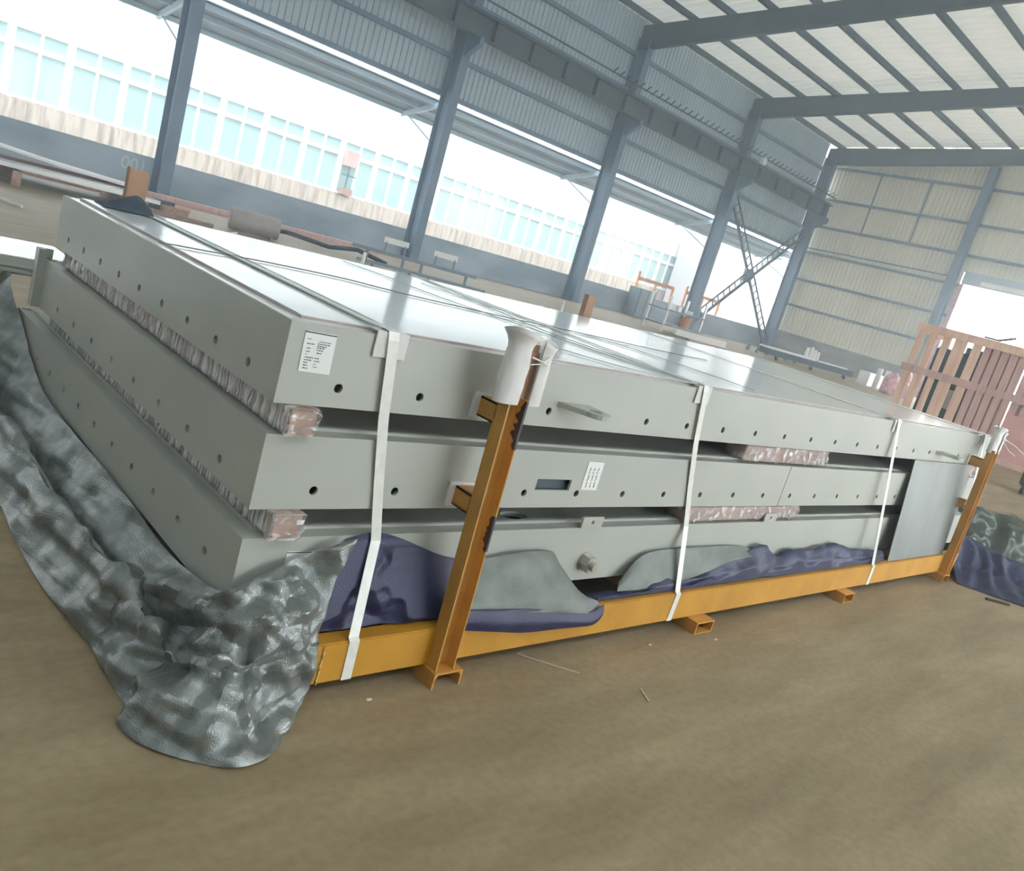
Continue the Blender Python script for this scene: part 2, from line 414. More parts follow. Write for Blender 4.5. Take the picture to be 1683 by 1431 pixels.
for x in BAYS:
    hcol(x, 29.42, 30.26, 0.46, 14.2).build('column', 'steelblue', wb)
    # corbel carrying the crane beam
    MB().prism([(0, 0), (-0.9, 0), (-0.9, -0.3), (0, -0.85)], (x-0.12, 29.42, 10.1), (0, 1, 0), (0, 0, 1), (0.24, 0, 0)).build('corbel', 'steelblue', wb)
cb = MB(); cb.box(X0, X1-0.4, 28.75, 29.2, 10.1, 10.16).box(X0, X1-0.4, 28.96, 28.99, 10.16, 11.0).box(X0, X1-0.4, 28.7, 29.25, 11.0, 11.06).box(X0, X1-0.4, 28.93, 29.02, 11.06, 11.2)
cb.build('crane_beam', 'steelgreen', wb)
x = -12.0
while x < 55:
    MB().box(x-0.03, x+0.03, 28.72, 28.95, 10.16, 11.0).build('stiffener', 'steelgreen', wb); x += 2.3
cr_ = MB(); cr_.tube([(X0, 28.6, 11.55), (X1-0.6, 28.6, 11.55)], 0.05, 5)
x = 30.0
while x < 55.0:
    cr_.bar((x, 28.6, 11.5), (x, 28.3, 11.75), 0.05, 0.05); x += 0.55
cr_.build('conductor_rail', 'steelgreen', wb)
# laced cross-bracing in the last bay
def laced(p, q, off):
    p = V(p); q = V(q); d = (q-p).normalized(); n = V((-d.z, 0, d.x)) if abs(d.x) > 0 else V((1,0,0))
    if n.z < 0: n = -n
    mb = MB(); mb.bar(p, q, 0.16, 0.12, (0, 1, 0)); mb.bar(p+n*off, q+n*off, 0.08, 0.08, (0, 1, 0))
    L = (q-p).length; k = 0.35
    while k < L:
        mb.bar(p+d*k, p+d*k+n*off, 0.05, 0.06, (0, 1, 0)); k += 0.62
    return mb
laced((44.95, 29.95, 9.0), (54.75, 29.95, 0.45), 0.55).build('cross_brace', 'steelgreen', wb)
laced((45.2, 29.85, 0.5), (55.0, 29.85, 8.55), 0.55).build('cross_brace', 'steelgreen', wb)
MB().box(49.35, 50.25, 29.8, 30.0, 4.15, 5.05).build('brace_plate', 'steelblue', wb)
# chalk number on the low wall
fc = bpy.data.curves.new('chalk_number', 'FONT'); fc.body = '001'; fc.size = 0.62; fc.extrude = 0.003
fo_ = bpy.data.objects.new('chalk_number', fc); COL.objects.link(fo_); fc.materials.append(MT['chalk'])
fo_.parent = wb; fo_.location = (8.75, YB-0.006, 0.72); fo_.rotation_euler = (math.pi/2, 0, 0)

HAZE = 0.006
# front and west walls, unseen: closed runs and openings shaped to steer the light
wfr = struct('wall_front')
corr(MB(), 'x', YF-0.05, -16, 5, 0, 13, 0.3, 0.06, 1).build('cladding_sheet', 'cladb', wfr)
corr(MB(), 'x', YF-0.05, 5, 23, 5.2, 13, 0.3, 0.06, 1).build('cladding_sheet', 'cladb', wfr)
corr(MB(), 'x', YF-0.05, 23, X1, 2.4, 13, 0.3, 0.06, 1).build('cladding_sheet', 'cladb', wfr)
wl_ = struct('wall_left')
corr(MB(), 'y', X0-0.05, YF, 9, 0, 16.6, 0.3, 0.06, 1).build('cladding_sheet', 'cladb', wl_)
corr(MB(), 'y', X0-0.05, 9, YB, 0, 16.6, 0.3, 0.06, 1).build('cladding_sheet', 'cladb', wl_)

# outside canopy over the window openings
cano = struct('trim_2')
MB().add([(X0, 30.75, 7.28), (X1+2, 30.75, 7.28), (X1+2, 33.3, 6.62), (X0, 33.3, 6.62), (X0, 30.75, 7.33), (X1+2, 30.75, 7.33), (X1+2, 33.3, 6.67), (X0, 33.3, 6.67)],
         [(0,3,2,1),(4,5,6,7),(0,1,5,4),(1,2,6,5),(2,3,7,6),(3,0,4,7)]).build('canopy_sheet', 'canopy', cano)
for y, z in ((30.9, 7.14), (31.9, 6.9), (33.2, 6.54)):
    MB().box(X0, X1+2, y-0.06, y+0.06, z-0.1, z+0.1).build('canopy_purlin', 'cladb', cano)
for x in BAYS:
    MB().bar((x, 30.3, 7.1), (x, 33.3, 6.45), 0.14, 0.22).build('canopy_bracket', 'cladb', cano)
    MB().tube([(x, 30.4, 5.4), (x, 32.9, 6.5)], 0.035, 6).build('canopy_strut', 'cladb', cano)

# east end wall
we = struct('wall_right')
MB().box(X1, X1+0.3, 18.6, YB+0.3, 0, 1.66).build('low_wall', 'dadoend', we)
MB().box(X1, X1+0.3, YF, 6.4, 0, 1.66).build('low_wall', 'dadoend', we)
zr = lambda y: 14.35 + 0.105*(YB-y) if y > 9 else 14.35 + 0.105*(YB-9) - 0.105*(9-y)
yy = [YB, 26.0, 22.3, 18.6]
for k in range(3):
    corr(MB(), 'y', X1+0.05, yy[k+1], yy[k], 1.66, zr(yy[k+1])+0.8, 0.3, 0.06, -1).build('cladding_sheet', 'clade', we)
corr(MB(), 'y', X1+0.05, 6.4, 18.6, 8.5, zr(9)+0.8, 0.3, 0.06, -1).build('cladding_sheet', 'clade', we)
corr(MB(), 'y', X1+0.05, YF, 6.4, 1.66, zr(6.4)+0.4, 0.3, 0.06, -1).build('cladding_sheet', 'clade', we)
for z in (3.65, 5.6, 7.62, 9.55, 11.5, 13.75):
    for a, b in ((18.6, YB),) if z < 8 else ((18.6, YB), (6.4, 18.6)):
        MB().box(X1-0.16, X1, a, b, z-0.08, z+0.08).build('girt', 'steelblue', we)
MB().tube([(X1-0.25, 19.4, 8.05), (X1-0.25, YB, 7.9)], 0.05, 6).build('conduit', 'steelblue', we)
for y in (19.0, 6.0):
    mb = MB(); mb.box(X1-0.75, X1-0.715, y-0.25, y+0.25, 0, zr(y)-0.4).box(X1-0.2, X1-0.165, y-0.25, y+0.25, 0, zr(y)-0.4).box(X1-0.72, X1-0.2, y-0.018, y+0.018, 0, zr(y)-0.4)
    mb.build('column', 'steelblue', we)
for y in (26.2, 22.7):
    MB().box(X1-0.03, X1+0.01, y-0.05, y+0.05, 9.6, 13.7).build('sheet_joint', 'steelblue', we)
# door opening in the end wall
dr = struct('door_1')
MB().box(X1-0.35, X1-0.02, 6.4, 18.4, 7.75, 8.55).build('shutter_box', 'cladb', dr)
MB().box(X1-0.5, X1-0.3, 6.6, 17.2, 7.85, 8.1).build('shutter_roll', 'white', dr)
MB().box(X1-0.1, X1+0.25, 18.3, 18.6, 0, 7.75).build('door_jamb', 'pink', dr)
MB().box(X1-0.1, X1+0.25, 6.4, 6.65, 0, 7.75).build('door_jamb', 'pink', dr)

# roof: sheets, purlins, portal rafters
ce = struct('ceiling')
Yr = [YB, 9.0, YF]
for k in range(12):
    xa = X0+k*6.0; xb = xa+6.0
    for a, b in ((YB+0.6, 9.0), (9.0, YF)):
        mb = MB(); pts = []; u = xa
        while u < xb-1e-6:
            for du, dz in ((0, 0), (0.42, 0), (0.5, 0.06), (0.58, 0.06)): pts.append((u+du, dz))
            u += 0.6
        pts.append((xb, 0)); vs = []
        for u, dz in pts:
            vs += [(u, a, zr(a)+0.85+dz), (u, b, zr(b)+0.85+dz)]
        mb.add(vs, [(2*i, 2*i+2, 2*i+3, 2*i+1) for i in range(len(pts)-1)]).build('roof_sheet', 'roof', ce)
y = 29.6
while y > YF:
    z = zr(y)+0.68
    MB().box(X0, X1, y-0.09, y+0.09, z-0.14, z+0.14).build('purlin', 'steelgreen', ce); y -= 2.25
for x in BAYS:
    for a, b, d0, d1 in ((YB-0.1, 9.0, 1.2, 0.75), (9.0, YF, 0.75, 1.2)):
        za, zb_ = zr(a)+0.5, zr(b)+0.5
        mb = MB(); w = 0.16
        vs = [(x-w, a, za), (x+w, a, za), (x+w, a, za-d0), (x-w, a, za-d0), (x-w, b, zb_), (x+w, b, zb_), (x+w, b, zb_-d1), (x-w, b, zb_-d1)]
        mb.add(vs, [(0,1,2,3),(7,6,5,4),(0,4,5,1),(1,5,6,2),(2,6,7,3),(3,7,4,0)]).build('rafter', 'steelgreen', ce)

# thin haze volume added to stand for the lens-flare veil
if HAZE:
    hm = bpy.data.materials.new('glare_haze'); hm.use_nodes = True
    hn = hm.node_tree.nodes; hn.clear()
    ho = hn.new('ShaderNodeOutputMaterial'); hv = hn.new('ShaderNodeVolumeScatter')
    hv.inputs['Color'].default_value = (0.8, 0.9, 1.0, 1); hv.inputs['Density'].default_value = HAZE; hv.inputs['Anisotropy'].default_value = 0.7
    hm.node_tree.links.new(hv.outputs[0], ho.inputs['Volume'])
    hz_ = MB().box(X0-1, X1+1.5, YF-1, 49.0, -0.4, 19.0).build('haze', hm, None)
    hz_['kind'] = 'stuff'; hz_['label'] = 'thin pale haze added through the hall for the glare veil'; hz_['category'] = 'haze'

# ------------------------------------------------------------------ buildings across the yard
bd = thing('building', (30, 40, 0), 'long white workshop across the yard with a row of pale green windows', 'building')
corr(MB(), 'x', 40.0, -10, 82, 4.98, 13.0, 0.45, 0.05, -1).build('upper_cladding', 'facade', bd)
MB().box(-10, 82, 40.15, 48, 0, 12.9).build('wall_body', 'facade', bd)
mb = MB(); mb.box(-10, 82, 39.72, 40.12, -0.05, 1.95); mb.build('plinth', 'stain', bd)
MB().box(-10, 82, 39.9, 40.15, 1.95, 2.03).build('window_sill', 'stain', bd)
PW = 2.3
wf = None
for k in range(-12, 14):
    x0 = 29.75 + k*PW
    if wf is None:
        mb = MB(); w = PW
        for a, b in ((0, 0.16), (w/2-0.06, w/2+0.06), (w-0.16, w)): mb.box(x0+a, x0+b, 39.96, 40.14, 2.03, 4.95)
        for a, b in ((2.03, 2.15), (4.05, 4.25), (4.83, 4.97)): mb.box(x0, x0+w, 39.95, 40.14, a, b)
        wf = mb.build('window', 'facade', bd); wx = x0
        for a, b in ((0.16, w/2-0.06), (w/2+0.06, w-0.16)):
            for c, d in ((2.15, 4.05), (4.25, 4.83)):
                MB().box(x0+a, x0+b, 40.05, 40.12, c, d).build('pane', 'pane', wf)
    else:
        c = copy_tree(wf, bd, (x0-wx, 0, 0))
        if k == -4:
            pass
gw = thing('building', (59, 36, 0), 'plain light grey annexe wall seen through the cross-braced bay', 'building')
MB().box(54.0, 66.0, 36.0, 39.4, -0.05, 7.0).build('wall_body', 'greywall', gw)
MB().box(53.9, 66.1, 35.9, 39.5, 7.0, 7.15).build('roof_edge', 'white', gw)
# dark doorway with red things in one window of the workshop
bk = thing('stacked_boxes', (23.9, 39.6, 2.03), 'dark red boxes standing in an open window of the white workshop', 'boxes')
mb = MB(); mb.box(23.0, 23.75, 39.55, 39.9, 3.6, 4.4); mb.build('upper_box', 'pinkply', bk)
mb = MB(); mb.box(23.1, 23.8, 39.55, 39.9, 2.04, 2.4); mb.build('lower_box', 'wood', bk)
MB().bar((23.4, 39.75, 2.4), (23.4, 39.75, 3.6), 0.08, 0.08).bar((23.0, 39.75, 3.1), (23.9, 39.75, 3.1), 0.08, 0.08).build('post', 'steelblue', bk)

# ------------------------------------------------------------------ the three steel decks
L_ = 8.325
HX = [0.253+0.391*k for k in range(20)]
def steel_deck(zt, th, W, label, holes_front, rects, hz, side_holes, seam=None, tilt=0.0, top_hole=None, lug=()):
    o = thing('steel_deck', (0, 0, zt-th), label, 'steel deck', 'painted steel decks stacked on the yellow cradle')
    z0 = zt-th; t = 0.014; lip = 0.012
    hf = [circle(x, hz-z0, 0.019) for x in holes_front] + [[(a, c-z0), (b, c-z0), (b, d-z0), (a, d-z0)] for a, b, c, d in rects]
    if seam is None:
        MB().plate((0, 0, z0), (1, 0, 0), (0, 0, 1), (0, 1, 0), L_, th-lip, t, hf).build('front_plate', 'paint', o)
    else:
        for a, b in ((0, seam-0.004), (seam+0.004, L_)):
            hh = [[(u-a, v) for u, v in p] for p in hf if a < p[0][0] < b]
            MB().plate((a, 0, z0), (1, 0, 0), (0, 0, 1), (0, 1, 0), b-a, th-lip, t, hh).build('front_plate', 'paint', o)
    hs = [circle(y, hz-z0, 0.019) for y in side_holes]
    MB().plate((0, t, z0), (0, 1, 0), (0, 0, 1), (1, 0, 0), W-2*t, th-lip, t, hs).build('end_plate', 'paint', o, fix=True)
    MB().box(L_-t, L_, t, W-t, z0, zt-lip).build('end_plate', 'paint', o)
    MB().box(0, L_, W-t, W, z0, zt-lip).build('back_plate', 'paint', o)
    MB().box(t, L_-t, t, W-t, z0, z0+0.01).build('bottom_plate', 'paint', o)
    ins = 0.078
    th_ = [] if top_hole is None else [[(top_hole[0]-ins+0.09*math.cos(2*math.pi*k/20), top_hole[1]-ins+0.05*math.sin(2*math.pi*k/20)) for k in range(20)]]
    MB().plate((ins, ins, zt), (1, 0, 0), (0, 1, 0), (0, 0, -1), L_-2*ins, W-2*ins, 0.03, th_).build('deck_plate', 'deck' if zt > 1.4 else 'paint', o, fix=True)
    def ring(a, b, z0_, z1_):
        return MB().box(a, L_-a, a, b, z0_, z1_).box(a, b, b, W-b, z0_, z1_).box(b, L_-b, W-b, W-a, z0_, z1_).box(L_-b, L_-a, b, W-b, z0_, z1_)
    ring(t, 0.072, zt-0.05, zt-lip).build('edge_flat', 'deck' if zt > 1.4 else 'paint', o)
    ring(0.072, ins, zt-0.05, zt-0.002).build('edge_seal', 'seal' if zt > 1.4 else 'paint', o)
    for a, b, c, d in rects: MB().box(a-0.1, b+0.1, 0.035, 0.04, c-0.04, d+0.06).build('cutout_tone_plate', 'steelgreen', o)  # plate added behind the cut-out so its inside looks less black
    # plates inside, coloured dark to stand for shade behind the holes
    MB().box(0.3, L_-0.3, 0.32, 0.335, z0+0.012, zt-0.04).build('hole_shade_plate', 'dark', o)
    MB().box(0.32, 0.335, 0.36, W-0.3, z0+0.012, zt-0.04).build('hole_shade_plate', 'dark', o)
    if tilt: o.rotation_euler = (0, tilt, 0)
    return o
SIDE = [0.30+0.30*k for k in range(10)]
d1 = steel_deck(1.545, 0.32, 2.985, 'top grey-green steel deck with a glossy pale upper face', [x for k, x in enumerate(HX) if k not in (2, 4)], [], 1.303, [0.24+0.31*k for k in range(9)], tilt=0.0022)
d2 = steel_deck(1.1175, 0.314, 3.19, 'middle grey-green steel deck with a rectangular cut-out and a seam in its side', [x for k, x in enumerate(HX) if k not in (2,)], [(1.495, 1.75, 0.898, 0.958)], 0.882, [0.30+0.345*k for k in range(8)], seam=4.03, tilt=0.0055)
d3 = steel_deck(0.695, 0.333, 3.61, 'bottom grey-green steel deck with a bolt head and two lugs', [], [], 0.5, [0.26+0.30*k for k in range(10)], tilt=0.006, top_hole=(1.56, 0.15))
# lifting lugs on the top deck
def lug(x, parent, z):
    mb = MB()
    prof = [(-0.09, 0.0), (0.13, 0.0)] + [(0.06+0.075*math.cos(a), -0.13-0.07*math.sin(a)) for a in [math.pi*k/8 for k in range(9)]]
    hole = circle(0.06, -0.12, 0.034, 12)
    # ring plate from outer outline with hole, lying flat
    P = [V(p) for p in prof]; n0 = len(P); E = [(k, (k+1) % n0) for k in range(n0)]
    P += [V(h) for h in hole]; E += [(n0+k, n0+(k+1) % 12) for k in range(12)]
    vo, eo, fo, *_ = delaunay_2d_cdt(P, E, [], 1, 1e-6)
    tri = [tuple(f) for f in fo if (sum((vo[i] for i in f), V((0,0)))/len(f)-V((0.06, -0.12))).length > 0.031]
    n = len(vo); vs = [(x+p.x, p.y, z+0.012) for p in vo]+[(x+p.x, p.y, z-0.012) for p in vo]
    es = {}
    for f in tri:
        for k in range(3): es[(f[k], f[(k+1) % 3])] = 1
    fs = tri+[tuple(i+n for i in reversed(f)) for f in tri]+[(j, i, i+n, j+n) for i, j in es if (j, i) not in es]
    mb.add(vs, fs)
    return mb.build('lifting_lug', 'paint', parent, fix=True)
lug(1.56, d1, 1.345); lug(6.75, d1, 1.315)
# tabs on the bottom deck
for x in (1.93, 3.9):
    MB().plate((x, -0.012, 0.685), (1, 0, 0), (0, 0, 1), (0, 1, 0), 0.17, 0.065, 0.012, [circle(0.085, 0.034, 0.012, 10)]).build('side_tab', 'paint', d3, fix=True)
nb = MB(); nb.cyl((2.07, -0.006, 0.475), (2.07, -0.055, 0.475), 0.05, 6); nut = nb.build('hex_nut', 'steel', d3)
MB().cyl((2.07, -0.055, 0.475), (2.07, -0.085, 0.475), 0.027, 14).build('bolt_end', 'steel', nut)
MB().cyl((2.07, 0.0, 0.475), (2.07, -0.006, 0.475), 0.06, 18).build('washer', 'steel', nut)
# rear corner angle on the middle deck
MB().box(-0.045, 0.0, 3.13, 3.2, 0.80, 1.165).box(-0.045, 0.05, 3.19, 3.205, 0.80, 1.165).build('corner_angle', 'paint', d2)
# labels
def paper(parent, o, w, h, lean, rows, bar=True):
    ox, oz = o
    A = V((1, 0, -0.02)); B = V((lean, 0, 1))
    P = lambda u, v, d: V((ox, -d, oz))+A*u+B*v
    mb = MB(); mb.add([P(0,0,.001), P(w,0,.001), P(w,h,.001), P(0,h,.001), P(0,0,.003), P(w,0,.003), P(w,h,.003), P(0,h,.003)],
                      [(0,3,2,1),(4,5,6,7),(0,1,5,4),(1,2,6,5),(2,3,7,6),(3,0,4,7)])
    lb = mb.build('label', 'paper', parent, fix=True)
    def quad(m, u0, u1, v0, v1):
        m.add([P(u0,v0,.0032), P(u1,v0,.0032), P(u1,v1,.0032), P(u0,v1,.0032), P(u0,v0,.0038), P(u1,v0,.0038), P(u1,v1,.0038), P(u0,v1,.0038)],
              [(0,3,2,1),(4,5,6,7),(0,1,5,4),(1,2,6,5),(2,3,7,6),(3,0,4,7)])
    if bar:
        m = MB(); quad(m, 0.0, w, h-0.006, h-0.002); m.build('rule_line', 'inkbar', lb, fix=True)
    m = MB()
    for u0, u1, v, hh in rows:
        u = u0
        while u < u1:
            l = random.uniform(0.004, 0.012); quad(m, u, min(u+l, u1), v, v+hh); u += l+0.0022
    if rows: m.build('print', 'ink', lb, fix=True)['kind'] = 'stuff'
    return lb
rows = [(0.014, 0.03, 0.122, .003), (0.014, 0.045, 0.104, .004), (0.016, 0.032, 0.087, .004), (0.016, 0.03, 0.075, .004), (0.016, 0.022, 0.065, .003), (0.016, 0.05, 0.053, .004), (0.014, 0.045, 0.043, .004), (0.014, 0.03, 0.033, .004), (0.014, 0.032, 0.023, .004), (0.014, 0.036, 0.012, .004),
        (0.062, 0.112, 0.117, .003), (0.058, 0.108, 0.108, .004), (0.058, 0.096, 0.1, .004), (0.058, 0.09, 0.093, .004), (0.058, 0.084, 0.084, .004), (0.06, 0.08, 0.073, .004), (0.056, 0.074, 0.053, .004), (0.056, 0.078, 0.042, .004), (0.056, 0.066, 0.031, .003), (0.056, 0.074, 0.021, .003)]
paper(d1, (0.066, 1.354), 0.131, 0.152, -0.03, rows)
lb2 = paper(d2, (1.836, 0.905), 0.128, 0.158, 0.0, [], bar=False)
# handwriting on the second label (scrawled, not readable)
hw = MB()
for col in (0.03, 0.062, 0.094):
    pts = []
    for k in range(40):
        t = k/39
        pts.append((1.836+col+0.006*math.sin(k*2.1)+0.004*math.sin(k*0.9), -0.0045, 0.918+0.125*t+0.005*math.sin(k*1.7)))
    for a in range(0, 36, 6): hw.tube(pts[a:a+5], 0.0012, 4)
hw.build('handwriting', 'ink', lb2)['kind'] = 'stuff'
paper(d3, (0.2, 0.56), 0.125, 0.062, 0.0, [])
paper(d3, (1.52, 0.47), 0.26, 0.05, 0.0, [], bar=False)

# ------------------------------------------------------------------ film-wrapped timbers between the decks
def crumple_box(x0, x1, y0, y1, z0, z1, name, m, parent, nx, ny, nz, amp):
    bm = bmesh.new(); bmesh.ops.create_cube(bm, size=1)
    b = base_of(parent)
    for v in bm.verts: v.co = V(((x0+x1)/2+v.co.x*(x1-x0), (y0+y1)/2+v.co.y*(y1-y0), (z0+z1)/2+v.co.z*(z1-z0)))
    for ax, n in ((0, nx), (1, ny), (2, nz)):
        es = [e for e in bm.edges if abs((e.verts[0].co-e.verts[1].co)[ax]) > 1e-4 and all(abs((e.verts[0].co-e.verts[1].co)[q]) < 1e-4 for q in range(3) if q != ax)]
        if n > 1: bmesh.ops.subdivide_edges(bm, edges=es, cuts=n-1, use_grid_fill=True)
    c = V(((x0+x1)/2, (y0+y1)/2, (z0+z1)/2))
    for v in bm.verts:
        d = noise.noise(v.co*24)+0.6*noise.noise(v.co*60)
        n = V(((v.co.x-c.x)/(x1-x0), 0 if abs(v.co.y-c.y) < (y1-y0)*0.45 else (v.co.y-c.y)/(y1-y0), (v.co.z-c.z)/(z1-z0)*0.3))
        v.co += n*amp*d
        v.co -= b
    me = bpy.data.meshes.new(name); bm.to_mesh(me); bm.free()
    for p in me.polygons: p.use_smooth = True
    me.materials.append(MT[m]); o = bpy.data.objects.new(name, me); COL.objects.link(o); o.parent = parent
    return o
def drop_end(o, y):
    bm = bmesh.new(); bm.from_mesh(o.data)
    b = base_of(o.parent).y
    bmesh.ops.delete(bm, geom=[f for f in bm.faces if f.calc_center_median().y+b < y+0.003], context='FACES')
    bm.to_mesh(o.data); bm.free()
def timber(x0, x1, y0, y1, z0, z1, label, along='y', filmname='film', woodm='wood'):
    o = thing('timber_bearer', ((x0+x1)/2, (y0+y1)/2, z0), label, 'timber', 'film-wrapped timbers between the decks')
    MB().box(x0, x1, y0, y1, z0, z1).build('timber', woodm, o, bevel=0.006)
    fs_ = crumple_box(x0-0.008, x1+0.008, y0-0.008, y1, z0+0.0005, z1-0.0005, 'stretch_film', filmname, o, 4 if along == 'y' else 24, 90 if along == 'y' else 6, 5, 0.022)
    if along == 'y':
        drop_end(fs_, y0-0.008)
        crumple_box(x0-0.006, x1+0.006, y0-0.016, y0-0.004, z0+0.002, z1-0.002, 'stretch_film', 'filmend', o, 10, 2, 8, 0.03)
    return o
timber(0.05, 0.165, -0.045, 2.93, 1.1195, 1.2235, 'film-wrapped timber under the left end of the top deck')
timber(0.085, 0.21, -0.045, 3.12, 0.6965, 0.801, 'film-wrapped timber under the left end of the middle deck')
timber(3.36, 4.55, 0.012, 0.16, 1.102, 1.212, 'film-wrapped timber pack beneath the middle of the top deck', 'x', 'filmx', 'woodx')
timber(2.93, 4.4, 0.012, 0.16, 0.676, 0.778, 'film-wrapped timber pack beneath the middle of the middle deck', 'x', 'filmx', 'woodx')
for zz, ww, lb in ((1.0765, 0.0405, 'added light-blocking timber set back in the gap under the top deck'), (0.6505, 0.0435, 'added light-blocking timber set back in the gap under the middle deck')):
    o = thing('timber_bearer', (4, 0.7, zz), lb, 'timber')  # timber added to block window light and darken the gap
    MB().add([(0.32, 0.62, zz+ww), (7.7, 0.62, zz), (7.7, 0.72, zz), (0.32, 0.72, zz+ww), (0.32, 0.62, zz+ww+0.103), (7.7, 0.62, zz+0.105), (7.7, 0.72, zz+0.105), (0.32, 0.72, zz+ww+0.103)],
             [(0,3,2,1),(4,5,6,7),(0,1,5,4),(1,2,6,5),(2,3,7,6),(3,0,4,7)]).build('timber', 'woodx', o)
for x in (7.9,):
    timber(x, x+0.13, 0.03, 2.9, 1.076, 1.206, 'film-wrapped timber under the far right end of the top deck')
    timber(x, x+0.13, 0.03, 2.9, 0.65, 0.758, 'film-wrapped timber under the far right end of the middle deck')

# ------------------------------------------------------------------ yellow cradle
cd = thing('steel_cradle', (4.2, -0.15, 0), 'yellow welded steel cradle with uprights carrying the stacked decks', 'cradle')
BX0, BX1 = 0.10, 8.05
YFc = -0.155
def beam_bar(y0, y1):
    MB().box(BX0, BX1, y0, y1, 0.0835, 0.27).build('side_beam', 'yellow', cd, bevel=0.006)
beam_bar(YFc, YFc+0.09)
beam_bar(3.66, 3.75)
wl = MB()
for k in range(24):
    z = 0.262-0.0075*k; wl.cyl((0.380+random.uniform(-.004, .004), YFc+0.004, z), (0.380+random.uniform(-.003, .003), YFc-0.006, z), 0.0075, 7, 0.0045)
wl.build('weld_bead', 'weld', cd)
# feet: short open channels under the beam
def foot(x, w, box=False):
    t = 0.009; y0, y1 = -0.235, 3.83
    mb = MB()
    if box:
        mb.prism([(0,0),(w,0),(w,.0825),(0,.0825)], (x, y0, 0), (1,0,0), (0,0,1), (0, .001, 0)) if False else None
        mb.box(x, x+w, y0, y1, 0.0735, 0.0825).box(x, x+w, y0, y1, 0.0005, 0.006).box(x, x+t, y0, y1, 0.006, 0.0735).box(x+w-t, x+w, y0, y1, 0.006, 0.0735)
        mb.build('foot_channel', 'orange', cd)
    else:
        R = 0.02
        outer = [(0, 0), (0, .0825-R*0.3), (R*0.3, .0825), (w-R*0.3, .0825), (w, .0825-R*0.3), (w, 0)]
        inner = [(w-t, 0), (w-t*1.1, .05), (w-t*2.4, .071), (t*2.4, .071), (t*1.1, .05), (t, 0)]
        mb.prism(outer+inner, (x, y0, 0.0005), (1, 0, 0), (0, 0, 1), (0, y1-y0, 0)); mb.build('foot_channel', 'orange', cd)
foot(0.955, 0.17); foot(3.09, 0.2, True); foot(5.26, 0.19, True); foot(7.58, 0.18)
def post(x, yb, arms, top=1.385):
    """channel upright open to the front; flanges reach towards the viewer"""
    w = 0.112; t = 0.009; D = 0.074; z0 = 0.083
    yf = yb-D
    prof = [(0, 0), (0, -D), (t*0.8, -D), (t*1.1, -D+0.02), (t*1.6, -0.02), (0.03, -t*1.2), (w-0.03, -t*1.2), (w-t*1.6, -0.02), (w-t*1.1, -D+0.02), (w-t*0.8, -D), (w, -D), (w, 0)]
    lean = 0.03
    mb = MB(); mb.prism(prof, (x, yb-lean*0.8, z0), (1, 0, 0), (0, 1, 0), (0, lean, top-z0)); p = mb.build('upright_post', 'orange', cd, fix=True)
    for z in arms:
        MB().box(x, x+0.006, yb+0.0, -0.013, z-0.045, z+0.045).box(x, x+0.10, yb, -0.013, z+0.036, z+0.045).box(x, x+0.10, yb, -0.013, z-0.045, z-0.036).build('spacer_arm', 'orange', cd)
        MB().box(x-0.035, x+0.14, -0.013, -0.001, z-0.055, z+0.06).build('rubber_pad', 'foam', cd)
    return p
p1 = post(0.965, YFc+0.032, (1.298, 0.872))
post(7.62, YFc+0.02, (1.262, 0.82), top=1.42)
for zz, hh, wmax in ((1.27, 0.22, 1.0), (0.76, 0.17, 0.8)):
    n = 34; vs = []
    for k in range(n):
        z = zz+hh*(k/(n-1)-0.5); yf_ = YFc+0.032-0.024+0.03*(z-0.083)/1.302-0.074
        nz_ = 0.62+0.5*noise.noise(V((z*38, zz*9, 1)))+0.25*noise.noise(V((z*110, zz, 4)))
        w = max(0.05, wmax*nz_*math.sin(math.pi*(k+0.5)/n)**0.4)
        vs += [(1.0655, yf_-0.0015, z), (1.0636, yf_+0.052*w, z), (1.0778, yf_-0.0015, z)]
    fs = []
    for k in range(n-1):
        fs += [(3*k, 3*k+1, 3*k+4, 3*k+3), (3*k, 3*k+3, 3*k+5, 3*k+2)]
    MB().add(vs, fs).build('paint_smear', 'black', cd)
# rear uprights and the boards lashed to their tops
for x in (0.60, 5.62):
    MB().box(x, x+0.11, 3.76, 3.8, 0.083, 1.5).build('upright_post', 'orange', cd)
